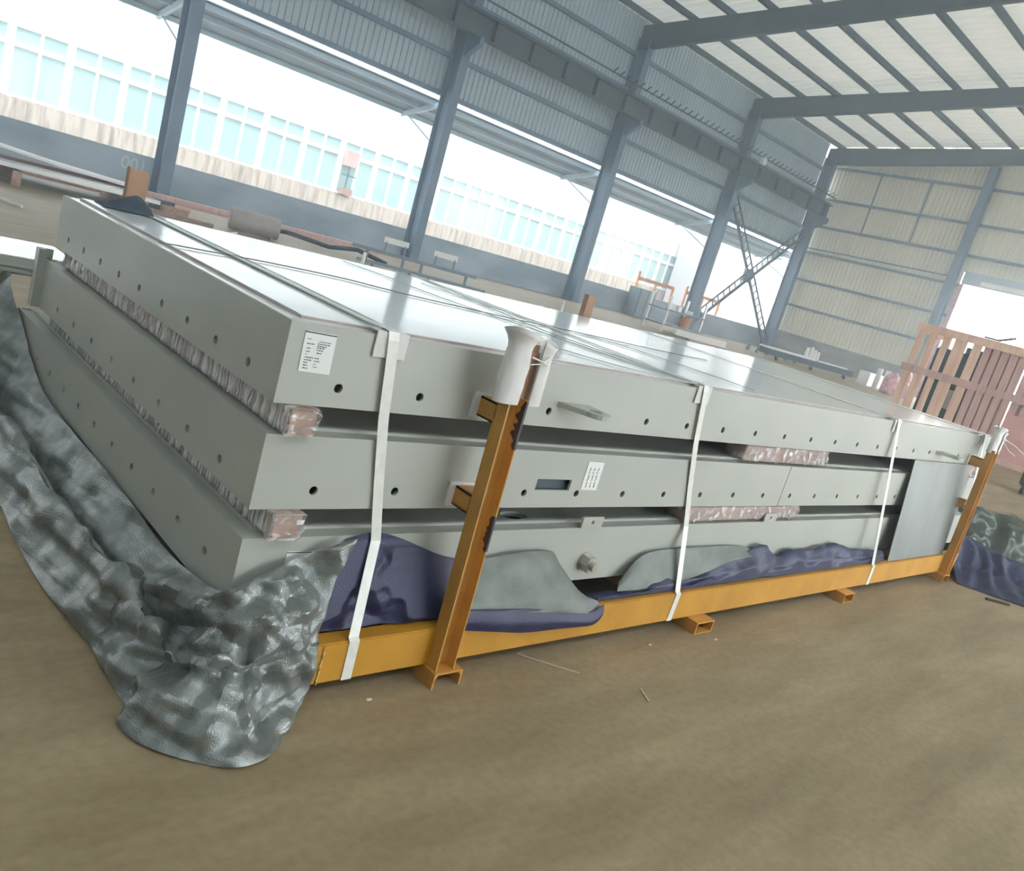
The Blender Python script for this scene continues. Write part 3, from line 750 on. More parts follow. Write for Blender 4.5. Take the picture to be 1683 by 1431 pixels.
# foam-wrapped, cardboard-backed tops of the front uprights
def foam_top(x, z0, z1, label, s=1.0):
    o = thing('foam_wrap', (x, -0.16, z0), label, 'foam wrap')
    y0 = -0.165
    MB().box(x-0.035*s, x+0.075*s, y0+0.02, y0+0.028, z0-0.0, z1-0.03).build('cardboard_core', 'card', o)
    MB().prism([(-0.045, 0), (0.06, 0), (0.06, 0.008), (-0.045, 0.008)], (x+0.02, y0+0.012, z0-0.002), (1, 0, 0), (0, 1, 0), (0, 0, z1-z0-0.06)).build('cardboard_core', 'card', o)
    def roll(cx, cyy, r, a0, a1, flare, name, dz=0.0):
        nu, nv = 22, 14
        G = []; H = []
        for i in range(nu):
            a = a0+(a1-a0)*i/(nu-1)
            for j in range(nv):
                t = j/(nv-1); z = z0-0.01+(z1-z0+dz)*t
                rr = r*(1+flare*max(0, t-0.78)**2*14 - 0.12*math.exp(-((t-0.78)/0.12)**2))+0.006*noise.noise(V((a*1.5, t*5, cx*9)))
                G.append((cx+rr*math.cos(a)*1.0, cyy+rr*0.62*math.sin(a), z+0.012*math.sin(a*2)*t))
                H.append((cx+(rr-0.005)*math.cos(a), cyy+(rr-0.005)*0.62*math.sin(a), z+0.012*math.sin(a*2)*t))
        mb = MB(); n = len(G)
        q = [(i*nv+j, (i+1)*nv+j, (i+1)*nv+j+1, i*nv+j+1) for i in range(nu-1) for j in range(nv-1)]
        rim = [(i*nv+nv-1, (i+1)*nv+nv-1, n+(i+1)*nv+nv-1, n+i*nv+nv-1) for i in range(nu-1)]+[(j, j+1, n+j+1, n+j) for j in range(nv-1)]+[((nu-1)*nv+j+1, (nu-1)*nv+j, n+(nu-1)*nv+j, n+(nu-1)*nv+j+1) for j in range(nv-1)]
        mb.add(G+H, q+[tuple(n+k for k in reversed(f)) for f in q]+rim)
        mb.build(name, 'foam', o, smooth=True, fix=True)
    roll(x-0.042*s, y0+0.015, 0.072*s, math.radians(-48), math.radians(-300), 0.8, 'foam_sheet', 0.035)
    n_ = 20; MB().add([(x-0.042*s, y0+0.015, z1+0.03)]+[(x-0.042*s+0.086*s*math.cos(2*math.pi*k/n_), y0+0.015+0.055*s*math.sin(2*math.pi*k/n_), z1+0.018) for k in range(n_)]+[(x-0.042*s+0.06*s*math.cos(2*math.pi*k/n_), y0+0.015+0.036*s*math.sin(2*math.pi*k/n_), z1-0.02) for k in range(n_)],
        [(0, 1+k, 1+(k+1) % n_) for k in range(n_)]+[(1+k, 1+n_+k, 1+n_+(k+1) % n_, 1+(k+1) % n_) for k in range(n_)]).build('foam_cap', 'foam', o, smooth=True)
    roll(x+0.098*s, y0+0.012, 0.056*s, math.radians(-128), math.radians(95), 0.35, 'foam_sheet', -0.005)
    bd_ = MB()
    bd_.tube([(x-0.02, y0-0.045, z0+0.62*(z1-z0)), (x+0.07, y0-0.035, z0+0.66*(z1-z0)), (x+0.135, y0-0.01, z0+0.63*(z1-z0))], 0.003, 5)
    bd_.tube([(x-0.02, y0-0.045, z1-0.075), (x+0.06, y0-0.045, z1-0.09), (x+0.15, y0-0.0, z1-0.05), (x+0.165, y0, z1-0.075)], 0.004, 5)
    bd_.build('binding_cord', 'strap', o)
    return o
foam_top(1.02, 1.372, 1.655, 'white foam sheet wrapped round the top of the nearer front upright')
f2 = foam_top(7.72, 1.40, 1.63, 'white foam sheet wrapped round the top of the far right upright', 0.95)
MB().tube([(7.83, -0.15, 1.56), (8.2, -0.2, 1.50), (8.5, -0.25, 1.42)], 0.004, 5).tube([(7.83, -0.15, 1.55), (8.05, -0.2, 1.44), (8.25, -0.22, 1.40)], 0.004, 5).build('binding_cord', 'strap', f2)
for x, z, lab in ((0.60, 1.50, 'brown board sleeve standing on the rear upright beside dark cloth'), (5.62, 1.45, 'brown board sleeve on the rear upright behind the middle of the decks')):
    o = thing('board_sleeve', (x+0.055, 3.78, z), lab, 'board')
    MB().box(x-0.01, x+0.125, 3.74, 3.755, z, z+0.26).box(x-0.01, x+0.002, 3.755, 3.81, z, z+0.265).box(x+0.113, x+0.125, 3.755, 3.81, z, z+0.25).build('sleeve', 'card', o, bevel=0.002)

# ------------------------------------------------------------------ straps, corner guards, cords
strap_specs = [(0.43, 0.60, 0.52, 0.525, 'white packing strap nearest the left corner, left of the nearer upright'),
               (2.64, 2.93, 2.88, 2.87, 'white packing strap right of the nearer upright over the middle of the decks'),
               (5.53, 6.02, 5.84, 5.85, 'white packing strap left of the leaning grey sheet'),
               (7.80, 7.98, 7.98, 7.98, 'white packing strap at the far right beside the far upright')]
guard_lab = ['white plastic corner guard under the strap nearest the left corner', 'white plastic corner guard under the strap in the middle', 'white plastic corner guard above the leaning grey sheet', 'white plastic corner guard at the far right end']
for k, (xt, xb, xk, xf, lab) in enumerate(strap_specs):
    zt = 1.551-0.0022*xt
    w = 0.05 if k < 2 else 0.055
    pts = [(xt-0.01, 3.0, zt), (xt, 2.0, zt), (xt, 1.0, zt), (xt, 0.2, zt+0.001), (xt, 0.02, zt+0.008), (xt, -0.012, zt+0.004), (xt+0.004, -0.018, zt-0.03),
           (xt+(xb-xt)*0.3, -0.016, 1.2), (xt+(xb-xt)*0.7, -0.010, 0.9), (xb, -0.018, 0.66), (xk, YFc+0.012, 0.279), (xk, YFc-0.003, 0.268), (xf, YFc-0.003, 0.085), (xf, YFc+0.05, 0.0795)]
    if k >= 2:
        a = V((xt+0.004, -0.018, zt-0.03)); b = V((xk, YFc+0.012, 0.279))
        pts[7:10] = [tuple(a.lerp(b, t)) for t in (0.25, 0.5, 0.75)]
    o = MB().ribbon(pts, (1, 0, 0), w, 0.0025).build('packing_strap', 'strap', None, fix=True)
    tag(o, lab, 'strap', 'white packing straps')
    g = thing('corner_guard', (xt, 0, 1.545), guard_lab[k], 'corner guard', 'white corner guards')
    gw_ = 0.075 if k else 0.082
    zt -= 0.004
    MB().box(xt-gw_+0.01, xt+gw_, -0.010, -0.004, zt-0.10, zt+0.004).box(xt-gw_+0.01, xt+gw_, -0.004, 0.06, zt-0.002, zt+0.004).build('guard', 'foam', g, bevel=0.002)
ZC = 1.552
def cord(pts, r, label, m='cord', name='cord'):
    P = [V((x, y, 1.5485-0.0022*x+r)) for x, y in pts]
    Q = [catmull(P, t/8) for t in range((len(P)-1)*8+1)]
    o = MB().tube(Q, r, 5).build(name, m, None); tag(o, label, 'cord', 'cords lying on the top deck'); return o
cord([(0.005, 1.36), (0.1, 1.40), (0.2, 1.42), (0.63, 1.52), (1.1, 1.545), (1.45, 1.43), (1.88, 1.37), (2.33, 1.335), (3.0, 1.34), (3.7, 1.30), (4.6, 1.32)], 0.0035, 'thin dark wire lying lengthwise across the top deck', 'wire', 'wire')
cord([(0.395, 2.9), (0.40, 2.2), (0.405, 1.2), (0.40, 0.3), (0.40, 0.03)], 0.0035, 'grey cord beside the strap at the left end of the top deck')
cord([(0.50, 2.95), (0.47, 2.2), (0.48, 1.2), (0.47, 0.1)], 0.003, 'pale cord along the other side of the leftmost strap')
cord([(2.63, 2.9), (2.42, 1.76), (2.316, 1.02), (2.5, 0.4), (2.6, 0.05)], 0.0035, 'grey cord slanting along the second strap to its corner guard')
cord([(1.79, 2.7), (1.9, 2.25), (1.935, 1.7), (2.2, 0.9), (2.55, 0.04)], 0.003, 'pale cord slanting from the rear edge to the second strap')
cord([(3.5, 0.18), (3.36, 0.8), (3.14, 1.2), (2.72, 1.43), (2.51, 1.73), (2.3, 2.4)], 0.003, 'grey cord crossing right of the second strap')
cord([(1.73, 0.52), (1.89, 0.30), (2.2, 0.105), (2.55, 0.03)], 0.003, 'short grey cord near the front edge behind the foam-wrapped upright')
# dark cloth at the rear corner of the top deck
st = [[(0.12, 2.62, 1.552), (0.14, 2.75, 1.555), (0.15, 2.9, 1.552)], [(0.2, 2.6, 1.555), (0.22, 2.75, 1.60), (0.25, 2.93, 1.56)], [(0.3, 2.62, 1.555), (0.34, 2.78, 1.63), (0.37, 2.95, 1.56)], [(0.42, 2.66, 1.552), (0.44, 2.8, 1.58), (0.45, 2.95, 1.553)]]
o = sheet(st, 26, 18, 0.05, [(9, 1.0), (20, 0.5)], 3, thick=0.006).build('cloth', 'cloth', None, smooth=True, fix=True)
tag(o, 'dark bunched cloth on the rear left corner of the top deck', 'cloth')

# ------------------------------------------------------------------ leaning galvanised sheet
o = thing('metal_sheet', (7.0, -0.08, 0.27), 'galvanised grey sheet leaning on the decks at the right', 'metal sheet')
A = V((6.21, -0.125, 0.272)); B = V((7.62, -0.125, 0.272)); C_ = V((7.70, -0.028, 1.205)); D_ = V((6.17, -0.028, 1.212))
nr = V((0, -1, 0.1)).normalized()*0.006
MB().add([A, B, C_, D_, A-nr, B-nr, C_-nr, D_-nr], [(0,1,2,3),(7,6,5,4),(0,4,5,1),(1,5,6,2),(2,6,7,3),(3,7,4,0)]).build('sheet', 'galv', o, fix=True)
MB().add([D_+V((0,-.001,-.008)), C_+V((0,-.001,-.008)), C_+V((0,-.002,.003)), D_+V((0,-.002,.003)), D_+V((0,.012,-.004)), C_+V((0,.012,-.004)), C_+V((0,.012,.003)), D_+V((0,.012,.003))], [(0,1,2,3),(7,6,5,4),(0,4,5,1),(1,5,6,2),(2,6,7,3),(3,7,4,0)]).build('folded_edge', 'steel', o, fix=True)

# ------------------------------------------------------------------ tarpaulin round the foot of the stack
tp = thing('tarpaulin', (-0.2, 0.2, 0), 'crumpled silver tarpaulin with a blue back bunched round the foot of the decks', 'tarpaulin')
def left(y, xo, zo, zi, ridge=0.2, xi=-0.02, ro=0.5):
    w = xi-xo
    return [(xo, y, zo), (xo+w*0.22, y, zo+0.05+ridge*0.2), (xo+w*0.42, y, zo+ridge), (xo+w*0.58, y, zo+ridge*0.55), (xo+w*0.78, y, max(zo+ridge*0.8, zi*0.7)), (xi, y, zi)]
ST = [left(4.24, -1.2, 0.30, 0.76, 0.30, 0.25), left(3.8, -0.85, 0.16, 0.86, 0.30, -0.03), left(3.3, -0.55, 0.06, 0.62, 0.24, -0.03), left(2.7, -0.42, 0.02, 0.40, 0.24), left(2.0, -0.36, 0.008, 0.37, 0.25), left(1.4, -0.37, 0.008, 0.38, 0.24),
      left(0.95, -0.36, 0.008, 0.37, 0.27), left(0.55, -0.31, 0.008, 0.36, 0.24),
      [(-0.30, 0.16, 0.008), (-0.25, 0.14, 0.11), (-0.19, 0.14, 0.24), (-0.12, 0.13, 0.19), (-0.07, 0.12, 0.34), (-0.025, 0.1, 0.43)],
      [(-0.34, -0.16, 0.008), (-0.22, -0.15, 0.16), (-0.16, -0.13, 0.3), (-0.11, -0.10, 0.28), (-0.06, -0.07, 0.44), (-0.035, -0.05, 0.5)],
      [(-0.10, -0.42, 0.008), (-0.05, -0.32, 0.13), (0.0, -0.25, 0.29), (0.02, -0.18, 0.34), (0.04, -0.10, 0.46), (0.05, -0.045, 0.53)],
      [(0.10, -0.40, 0.008), (0.12, -0.30, 0.13), (0.14, -0.24, 0.27), (0.16, -0.17, 0.36), (0.17, -0.09, 0.50), (0.18, -0.035, 0.585)],
      [(0.24, -0.28, 0.02), (0.26, -0.23, 0.14), (0.28, -0.20, 0.25), (0.29, -0.14, 0.36), (0.31, -0.08, 0.52), (0.33, -0.03, 0.64)],
      [(0.33, -0.20, 0.10), (0.33, -0.185, 0.18), (0.345, -0.17, 0.27), (0.37, -0.11, 0.36), (0.42, -0.06, 0.55), (0.48, -0.03, 0.685)]]
def clear_stack(q):
    # keep the cloth off the decks and the beam
    if q.y > -0.02 and q.x > -0.012: q.x = -0.012
    if q.x > -0.02 and q.y > -0.014 and q.y < 0.05: q.y = -0.014
    if q.x > BX0 and q.z < 0.282 and q.y > YFc-0.012: q.y = YFc-0.012
    return q
sheet(ST, 240, 90, 0.26, [(3.2, 1.0), (8.0, 0.85), (17, 0.45)], 1, fold=0.03, ffreq=13, pull=clear_stack, calm=lambda p: 0.36+0.44*min(1, max(0, (0.75-p.y)/0.5))).build('silver_fold', 'silver', tp, smooth=True, fix=True, angle=0.5)
# blue back of the tarpaulin between the strap and the upright
SB = [[(0.34, -0.075, 0.285), (0.35, -0.075, 0.38), (0.38, -0.06, 0.50), (0.46, -0.03, 0.668)],
      [(0.44, -0.08, 0.277), (0.46, -0.085, 0.40), (0.50, -0.06, 0.54), (0.54, -0.028, 0.690)],
      [(0.62, -0.085, 0.277), (0.64, -0.09, 0.40), (0.64, -0.06, 0.55), (0.65, -0.026, 0.688)],
      [(0.80, -0.085, 0.277), (0.80, -0.09, 0.40), (0.79, -0.06, 0.52), (0.78, -0.026, 0.650)],
      [(1.00, -0.085, 0.277), (1.00, -0.085, 0.38), (0.99, -0.05, 0.48), (0.98, -0.026, 0.575)],
      [(1.22, -0.085, 0.277), (1.22, -0.08, 0.36), (1.22, -0.05, 0.44), (1.22, -0.026, 0.52)]]
sheet(SB, 120, 56, 0.16, [(4.0, 1.0), (9, 0.6), (18, 0.2)], 5, pull=lambda q: V((q.x, max(min(q.y, -0.018), -(0.010+max(0, 0.66-q.z)*0.28)), max(q.z, 0.276)))).build('blue_fold', 'blue', tp, smooth=True, fix=True)
# silver flap lying over the beam right of the upright, blue hem under it
SF = [[(1.10, -0.030, 0.530), (1.10, -0.09, 0.45), (1.098, -0.155, 0.375), (1.095, -0.175, 0.330)],
      [(1.28, -0.028, 0.545), (1.29, -0.09, 0.47), (1.28, -0.16, 0.380), (1.27, -0.180, 0.325)],
      [(1.52, -0.028, 0.565), (1.54, -0.09, 0.48), (1.53, -0.165, 0.375), (1.52, -0.185, 0.305)],
      [(1.72, -0.028, 0.558), (1.76, -0.09, 0.46), (1.78, -0.165, 0.345), (1.78, -0.185, 0.275)],
      [(1.80, -0.032, 0.50), (1.88, -0.10, 0.40), (1.97, -0.160, 0.310), (1.98, -0.185, 0.250)],
      [(1.86, -0.05, 0.42), (1.98, -0.11, 0.33), (2.10, -0.150, 0.290), (2.11, -0.185, 0.235)]]
sheet(SF, 70, 36, 0.03, [(5, 1.0), (12, 0.3)], 8).build('silver_fold', 'silvermatte', tp, smooth=True, fix=True)
SH = [[(1.09, -0.172, 0.36), (1.09, -0.190, 0.31), (1.092, -0.186, 0.262)],
      [(1.28, -0.176, 0.345), (1.28, -0.196, 0.285), (1.29, -0.186, 0.232)],
      [(1.52, -0.180, 0.325), (1.52, -0.200, 0.25), (1.52, -0.186, 0.195)],
      [(1.80, -0.180, 0.285), (1.80, -0.198, 0.225), (1.80, -0.186, 0.182)],
      [(2.02, -0.178, 0.255), (2.02, -0.196, 0.205), (2.02, -0.184, 0.172)],
      [(2.12, -0.178, 0.29), (2.12, -0.192, 0.24), (2.10, -0.184, 0.185)]]
sheet(SH, 70, 16, 0.022, [(6, 1.0), (14, 0.3)], 9).build('blue_fold', 'blue', tp, smooth=True, fix=True)
# silver triangle and blue roll lying behind the beam further right
SG = [[(2.33, -0.09, 0.30), (2.34, -0.08, 0.32), (2.36, -0.06, 0.34)],
      [(2.50, -0.105, 0.30), (2.52, -0.08, 0.40), (2.56, -0.03, 0.49)],
      [(2.80, -0.105, 0.31), (2.84, -0.07, 0.42), (2.90, -0.026, 0.515)],
      [(3.15, -0.10, 0.35), (3.2, -0.07, 0.43), (3.3, -0.026, 0.51)],
      [(3.5, -0.09, 0.42), (3.55, -0.06, 0.46), (3.62, -0.026, 0.50)],
      [(3.85, -0.07, 0.43), (3.88, -0.05, 0.44), (3.9, -0.03, 0.45)]]
sheet(SG, 60, 26, 0.02, [(5, 1.0), (12, 0.3)], 12).build('silver_fold', 'silvermatte', tp, smooth=True, fix=True)
SR = []
for k, (x, zc, dy) in enumerate([(2.12, 0.285, 0.0), (2.45, 0.30, 0.0), (2.8, 0.335, 0.0), (3.1, 0.36, 0.01), (3.4, 0.40, 0.015), (3.75, 0.47, 0.02), (4.0, 0.485, 0.02), (4.2, 0.40, 0.015), (4.6, 0.425, 0.015), (5.1, 0.43, 0.015), (5.6, 0.39, 0.01), (6.1, 0.36, 0.0)]):
    SR.append([(x, -0.125-0.01*math.sin(k), 0.2745), (x, -0.135, 0.30), (x, -0.105, 0.28+(zc-0.28)*0.45), (x, -0.11+dy, 0.28+(zc-0.28)*0.6), (x, -0.07+dy, zc), (x, -0.028, zc-0.02)])
sheet(SR, 170, 36, 0.08, [(5, 1.0), (11, 0.45)], 15, fold=0.012, ffreq=11, pull=lambda q: V((q.x, max(min(q.y, -0.02), -0.124), max(q.z, 0.275)))).build('blue_fold', 'blue', tp, smooth=True, fix=True)
# dark tarpaulin end trailing on the floor at the far right
tr = thing('tarpaulin', (8.9, 0.1, 0), 'blue tarpaulin end trailing on the floor beyond the far upright', 'tarpaulin')
SRr = [[(7.85, -0.30, 0.01), (8.1, -0.1, 0.16), (8.4, 0.1, 0.30), (8.6, 0.4, 0.25)],
       [(8.0, -0.55, 0.01), (8.35, -0.38, 0.14), (8.75, -0.08, 0.34), (9.2, 0.3, 0.28)],
       [(8.2, -0.86, 0.01), (8.6, -0.72, 0.10), (9.0, -0.42, 0.22), (9.5, 0.0, 0.2)],
       [(8.5, -1.3, 0.01), (8.9, -1.15, 0.06), (9.3, -0.9, 0.14), (9.8, -0.5, 0.12)]]
sheet(SRr, 60, 50, 0.16, [(3, 1.0), (7, 0.5)], 21, fold=0.04, ffreq=5).build('blue_fold', 'blue', tr, smooth=True, fix=True)
bb = thing('plastic_bundle', (10.0, 0.0, 0), 'dark green plastic-wrapped bundle on the floor at the right edge', 'bundle')
SBd = [[(8.95, 0.30, 0.02), (8.95, 0.38, 0.28), (9.1, 0.5, 0.38), (9.3, 0.8, 0.02)],
       [(9.3, -0.1, 0.02), (9.4, 0.05, 0.34), (9.7, 0.45, 0.52), (10.2, 1.0, 0.02)],
       [(9.6, -0.5, 0.02), (9.8, -0.3, 0.33), (10.2, 0.1, 0.56), (10.9, 0.7, 0.02)],
       [(9.9, -1.0, 0.02), (10.2, -0.8, 0.25), (10.7, -0.4, 0.45), (11.4, 0.2, 0.02)]]
sheet(SBd, 60, 50, 0.16, [(3.5, 1.0), (8, 0.5)], 25).build('plastic_cover', 'bagblack', bb, smooth=True, fix=True)

# ------------------------------------------------------------------ neighbouring stack at the far left
ls = thing('steel_deck', (-1.8, 4.9, 0.5), 'pale steel deck lying behind the stack at the left edge', 'steel deck')
MB().box(-4.5, 0.6, 4.3, 5.25, 0.775, 0.90).build('deck_body', 'paint', ls, bevel=0.015)
MB().box(-4.48, 0.57, 4.33, 5.22, 0.9005, 0.906).build('top_sheet', 'deck', ls)
MB().box(-4.5, 0.58, 4.285, 4.30, 0.83, 0.84).build('side_rib', 'paint', ls)
for x in (-3.5, -0.4):
    o = MB().box(x, x+0.2, 4.5, 5.2, 0, 0.774).build('timber_support', 'wood', ls)

# ------------------------------------------------------------------ things on the floor by the window wall
def on_floor_box(name, label, cat, m, x0, x1, y0, y1, z0, z1, bevel=0.01, group=None):
    o = MB().box(x0, x1, y0, y1, z0, z1).build(name, m, None, bevel=bevel)
    return tag(o, label, cat, group)
# long white sheets on bearers, far left
ws = thing('sheet_stack', (2, 22, 0), 'long white steel sheets stacked on low bearers by the window wall', 'sheet stack')
def long_sheet(pts, w, t, nm, m='white'):
    MB().ribbon(pts, (0, 1, 0), w, t).build(nm, m, ws, fix=True)
long_sheet([(-8, 23.6, 0.95), (0, 23.6, 0.93), (3.2, 23.6, 0.78), (5.0, 23.6, 0.62), (7.2, 23.6, 0.52)], 1.5, 0.06, 'white_sheet')
long_sheet([(-8, 21.4, 0.52), (-1, 21.4, 0.5), (7.0, 21.4, 0.42)], 1.0, 0.10, 'white_sheet', 'deck')
for x in (-6, -1, 3.5, 6.5):
    MB().box(x, x+0.2, 20.9, 24.4, 0, 0.36).build('bearer', 'wood', ws)
MB().box(-8, 7.0, 22.2, 24.2, 0.362, 0.47).build('plank_layer', 'woodx', ws)
# scrap timber and brown debris along the wall
rng = random.Random(3)
labs = ['brown timber offcut on the floor left of the tank', 'pale batten leaning on scrap left of the tank', 'white batten lying across the scrap by the wall', 'dark bundle of scrap by the window wall', 'brown plank along the foot of the window wall', 'short timber block on the scrap heap', 'long brown plank near the rear upright']
sp = [((7.4, 22.4, .08), (9.0, 22.0, .10), .14, .12, 'woodx'), ((7.2, 20.0, .25), (8.7, 20.4, .10), .05, .05, 'litter'), ((8.7, 20.6, .3), (9.7, 21.9, .2), .06, .06, 'white'), ((7.0, 24.5, .16), (8.6, 24.2, .16), .3, .3, 'cloth'), ((5.0, 28.6, .12), (19.0, 28.4, .12), .3, .22, 'cratedark'), ((8.0, 23.5, .12), (8.8, 23.6, .12), .25, .22, 'wood'), ((4.2, 25.8, .2), (9.6, 25.5, .2), .3, .16, 'cratedark')]
for (p, q, w, h, m), lb in zip(sp, labs):
    p = V(p); q = V(q)
    p.z = q.z = h/2+0.001
    o = MB().bar(p, q, w, h).build('timber_scrap', m, None, bevel=0.01); tag(o, lb, 'scrap')
tag(MB().bar((1.9, 18.4, .03), (2.75, 16.2, .03), .05, .05).build('white_batten', 'white', None), 'thin white batten alone on the floor at the left edge', 'batten')
# tank
tk = thing('tank', (10.75, 23, 0), 'beige steel cylinder lying on the floor behind the decks', 'tank')
MB().cyl((9.98, 23.25, 0.36), (11.45, 22.75, 0.36), 0.34, 28).build('shell', 'tank', tk, bevel=0.03, smooth=True, angle=0.6)
MB().box(10.2, 10.3, 22.6, 23.5, 0.0, 0.06).box(11.1, 11.2, 22.5, 23.4, 0.0, 0.06).build('chock', 'wood', tk)
# trestle frames
def trestle(name, label, p, q, h, tees):
    o = thing(name, (p[0], p[1], 0), label, 'trestle')
    P = V((p[0], p[1], h)); Q = V((q[0], q[1], h))
    MB().bar(P, Q, 0.10, 0.12).build('rail', 'cabinet', o)
    d = (Q-P); n = V((-d.y, d.x, 0)).normalized()
    P2 = P+n*-1.3; Q2 = Q+n*-1.3; P2.z = Q2.z = 0.16
    MB().bar(P2, Q2, 0.08, 0.1).build('base_rail', 'cabinet', o)
    for t in (0.12, 0.4, 0.55, 0.92):
        a = P+d*t; a0 = V((a.x, a.y, 0))
        MB().bar(a0, a-V((0, 0, .06)), 0.08, 0.08).build('leg', 'cabinet', o)
        b_ = P2+d*t; MB().bar((b_.x, b_.y, 0), (b_.x, b_.y, .11), 0.08, 0.08).build('leg', 'cabinet', o)
    for t in tees:
        a = P+d*t; e = d.normalized()*0.45
        f = MB(); f.bar(a-e*0.8, a-e*0.8+V((0, 0, .42)), 0.05, 0.05).bar(a+e*0.8, a+e*0.8+V((0, 0, .42)), 0.05, 0.05); f.build('stub', 'cabinet', o)
        MB().bar(a-e+V((0, 0, .46)), a+e+V((0, 0, .46)), 0.04, 0.2).build('plate', 'white', o)
    return o
trestle('steel_trestle', 'low blue-grey steel trestle with two white plates by a column', (14.3, 22.9), (18.7, 21.2), 0.5, (0.32, 0.72))
tag(MB().cyl((12.0, 18.4, 0.0), (12.0, 18.4, 0.62), 0.06, 10, 0.05).build('white_bottle', 'white', None, bevel=0.01, fix=True), 'white bottle on the floor in front of the steel trestle', 'bottle')
tag(MB().cyl((23.0, 20.6, 0.0), (23.0, 20.6, 0.5), 0.07, 10, 0.02).build('white_bottle', 'white', None, fix=True), 'small white cone-shaped bottle by the second column foot', 'bottle')
tag(MB().tube([(11.8, 25.6, .1), (13.0, 25.2, .2), (14.2, 24.2, .12), (15.0, 23.6, .3), (15.8, 22.8, .1)], .09, 6).build('dark_hose', 'cloth', None, smooth=True), 'dark hose heaped on the floor left of the steel trestle', 'hose')
# grey cabinet, shelf rack
cbn = thing('cabinet', (32.2, 29.0, 0), 'blue-grey steel cabinet against the low wall left of the shelf rack', 'cabinet')
MB().box(38.3, 39.9, 29.3, 30.2, 0, 1.75).build('body', 'cabinet', cbn, bevel=0.02)
MB().box(38.36, 39.07, 29.27, 29.3, 0.08, 1.68).build('door', 'cabinet', cbn); MB().box(39.13, 39.84, 29.27, 29.3, 0.08, 1.68).build('door', 'cabinet', cbn)
rk = thing('shelf_rack', (34.3, 23.8, 0), 'pale steel shelf rack with tins and tools before the low wall', 'shelf rack')
for x, y in ((33.0, 23.0), (36.2, 23.0), (33.0, 24.2), (36.2, 24.2)):
    MB().box(x-.05, x+.05, y-.05, y+.05, 0, 1.85).build('post', 'deck', rk)
for z in (0.35, 1.1):
    MB().box(32.95, 36.25, 22.95, 24.25, z, z+.07).build('shelf', 'cabinet', rk)
for (x, y, z, w, h, m, lb) in ((33.6, 23.4, 1.171, .25, .35, 'white', 'white tin at the left of the rack upper shelf'), (34.1, 23.5, 1.171, .25, .3, 'white', 'second white tin on the rack upper shelf'), (34.6, 23.5, 1.171, .28, .28, 'deck', 'grey tin in the middle of the rack upper shelf'), (35.6, 23.5, 1.171, .35, .18, 'white', 'pale tray at the right of the rack upper shelf')):
    tag(MB().cyl((x, y, z), (x, y, z+h), w/2, 12).build('tin', m, None, bevel=0.01, fix=True), lb, 'tin')
tag(MB().cyl((35.3, 23.4, 0.422), (35.3, 23.4, 1.02), .26, 16, .32).build('bucket', 'bucket', None, bevel=0.01, fix=True), 'orange bucket on the lower shelf of the rack', 'bucket')
# orange barrier frames outside the low wall
def barrier(x0, x1, y, label):
    o = thing('barrier_frame', ((x0+x1)/2, y, -0.05), label, 'barrier', 'orange barrier frames outside the wall')
    for x in (x0, (x0+x1)/2, x1): MB().box(x-.07, x+.07, y-.05, y+.05, -.05, 2.35 if x != x0 else 2.75).build('post', 'orangepaint', o)
    MB().box(x0, x1, y-.06, y+.06, 2.2, 2.42).build('rail', 'orangepaint', o)
    return o
barrier(40.9, 44.8, 31.9, 'orange steel frame outside the wall left of the third column')
barrier(46.3, 50.6, 31.9, 'orange steel frame outside the wall below the cross brace')
# things along the right part of the floor
tag(MB().bar((33.2, 22.3, .22), (36.4, 21.3, .22), .18, .3).build('white_profile', 'white', None, bevel=.01), 'long white profile lying on the floor right of the shelf rack', 'profile')
tag(MB().bar((34.0, 22.0, .031), (35.8, 21.3, .031), .3, .06).build('timber_scrap', 'cratedark', None), 'dark batten under the long white profile', 'scrap')
ft = thing('pipe_fittings', (44.0, 24.4, 0), 'pile of green-grey pipe fittings at the foot of the cross brace', 'fittings')
for k in range(6):
    MB().cyl((44.6+.5*k, 24.9-.4*k, .02), (44.75+.5*k, 24.9-.4*k, .3+.22*(k % 2 == 0)), .12, 8).build('fitting', 'cabinet', ft)
bt = thing('trolley', (43.5, 21, 0), 'low dark trolley with a pale top edge beyond the decks', 'trolley')
MB().bar((42.2, 22.4, .40), (48.2, 19.9, .40), .9, .34).build('dark_body', 'cloth', bt)
MB().bar((42.2, 22.5, .62), (45.6, 21.1, .62), .8, .10).build('top_rail', 'white', bt)
MB().bar((45.9, 21.1, .62), (48.0, 20.2, .62), .8, .08).build('top_rail', 'deck', bt)
for t in (0.1, 0.5, 0.9):
    p = V((42.2, 22.4, 0))*(1-t)+V((48.2, 19.9, 0))*t
    MB().cyl((p.x, p.y-.3, .115), (p.x+.1, p.y-.35, .115), .115, 12).build('wheel', 'black', bt)
for k, (dx, h) in enumerate(((0, .75), (.3, .85), (.55, .7), (.8, .6))):
    tag(MB().cyl((45.0+dx, 21.25-dx*.4, .672), (45.0+dx, 21.25-dx*.4, .672+h*.75), .12, 10, .09).build('bottle', 'white', None, bevel=.01, fix=True), ['first', 'second', 'third', 'fourth'][k]+' white bottle from the left on the dark trolley', 'bottle', 'white bottles on the trolley')
on_floor_box('white_box', 'white flat carton on the floor right of the trolley', 'carton', 'white', 49.0, 51.0, 18.9, 19.6, 0, .8)
for k, x in enumerate((47.9, 48.5)):
    tag(MB().cyl((x, 17.95-.25*k, 0), (x, 17.95-.25*k, 1.25), .16, 12).build('canister', 'white', None, bevel=.02, fix=True), ['left', 'right'][k]+' one of two white canisters beside the pink sacks', 'canister', 'white canisters')
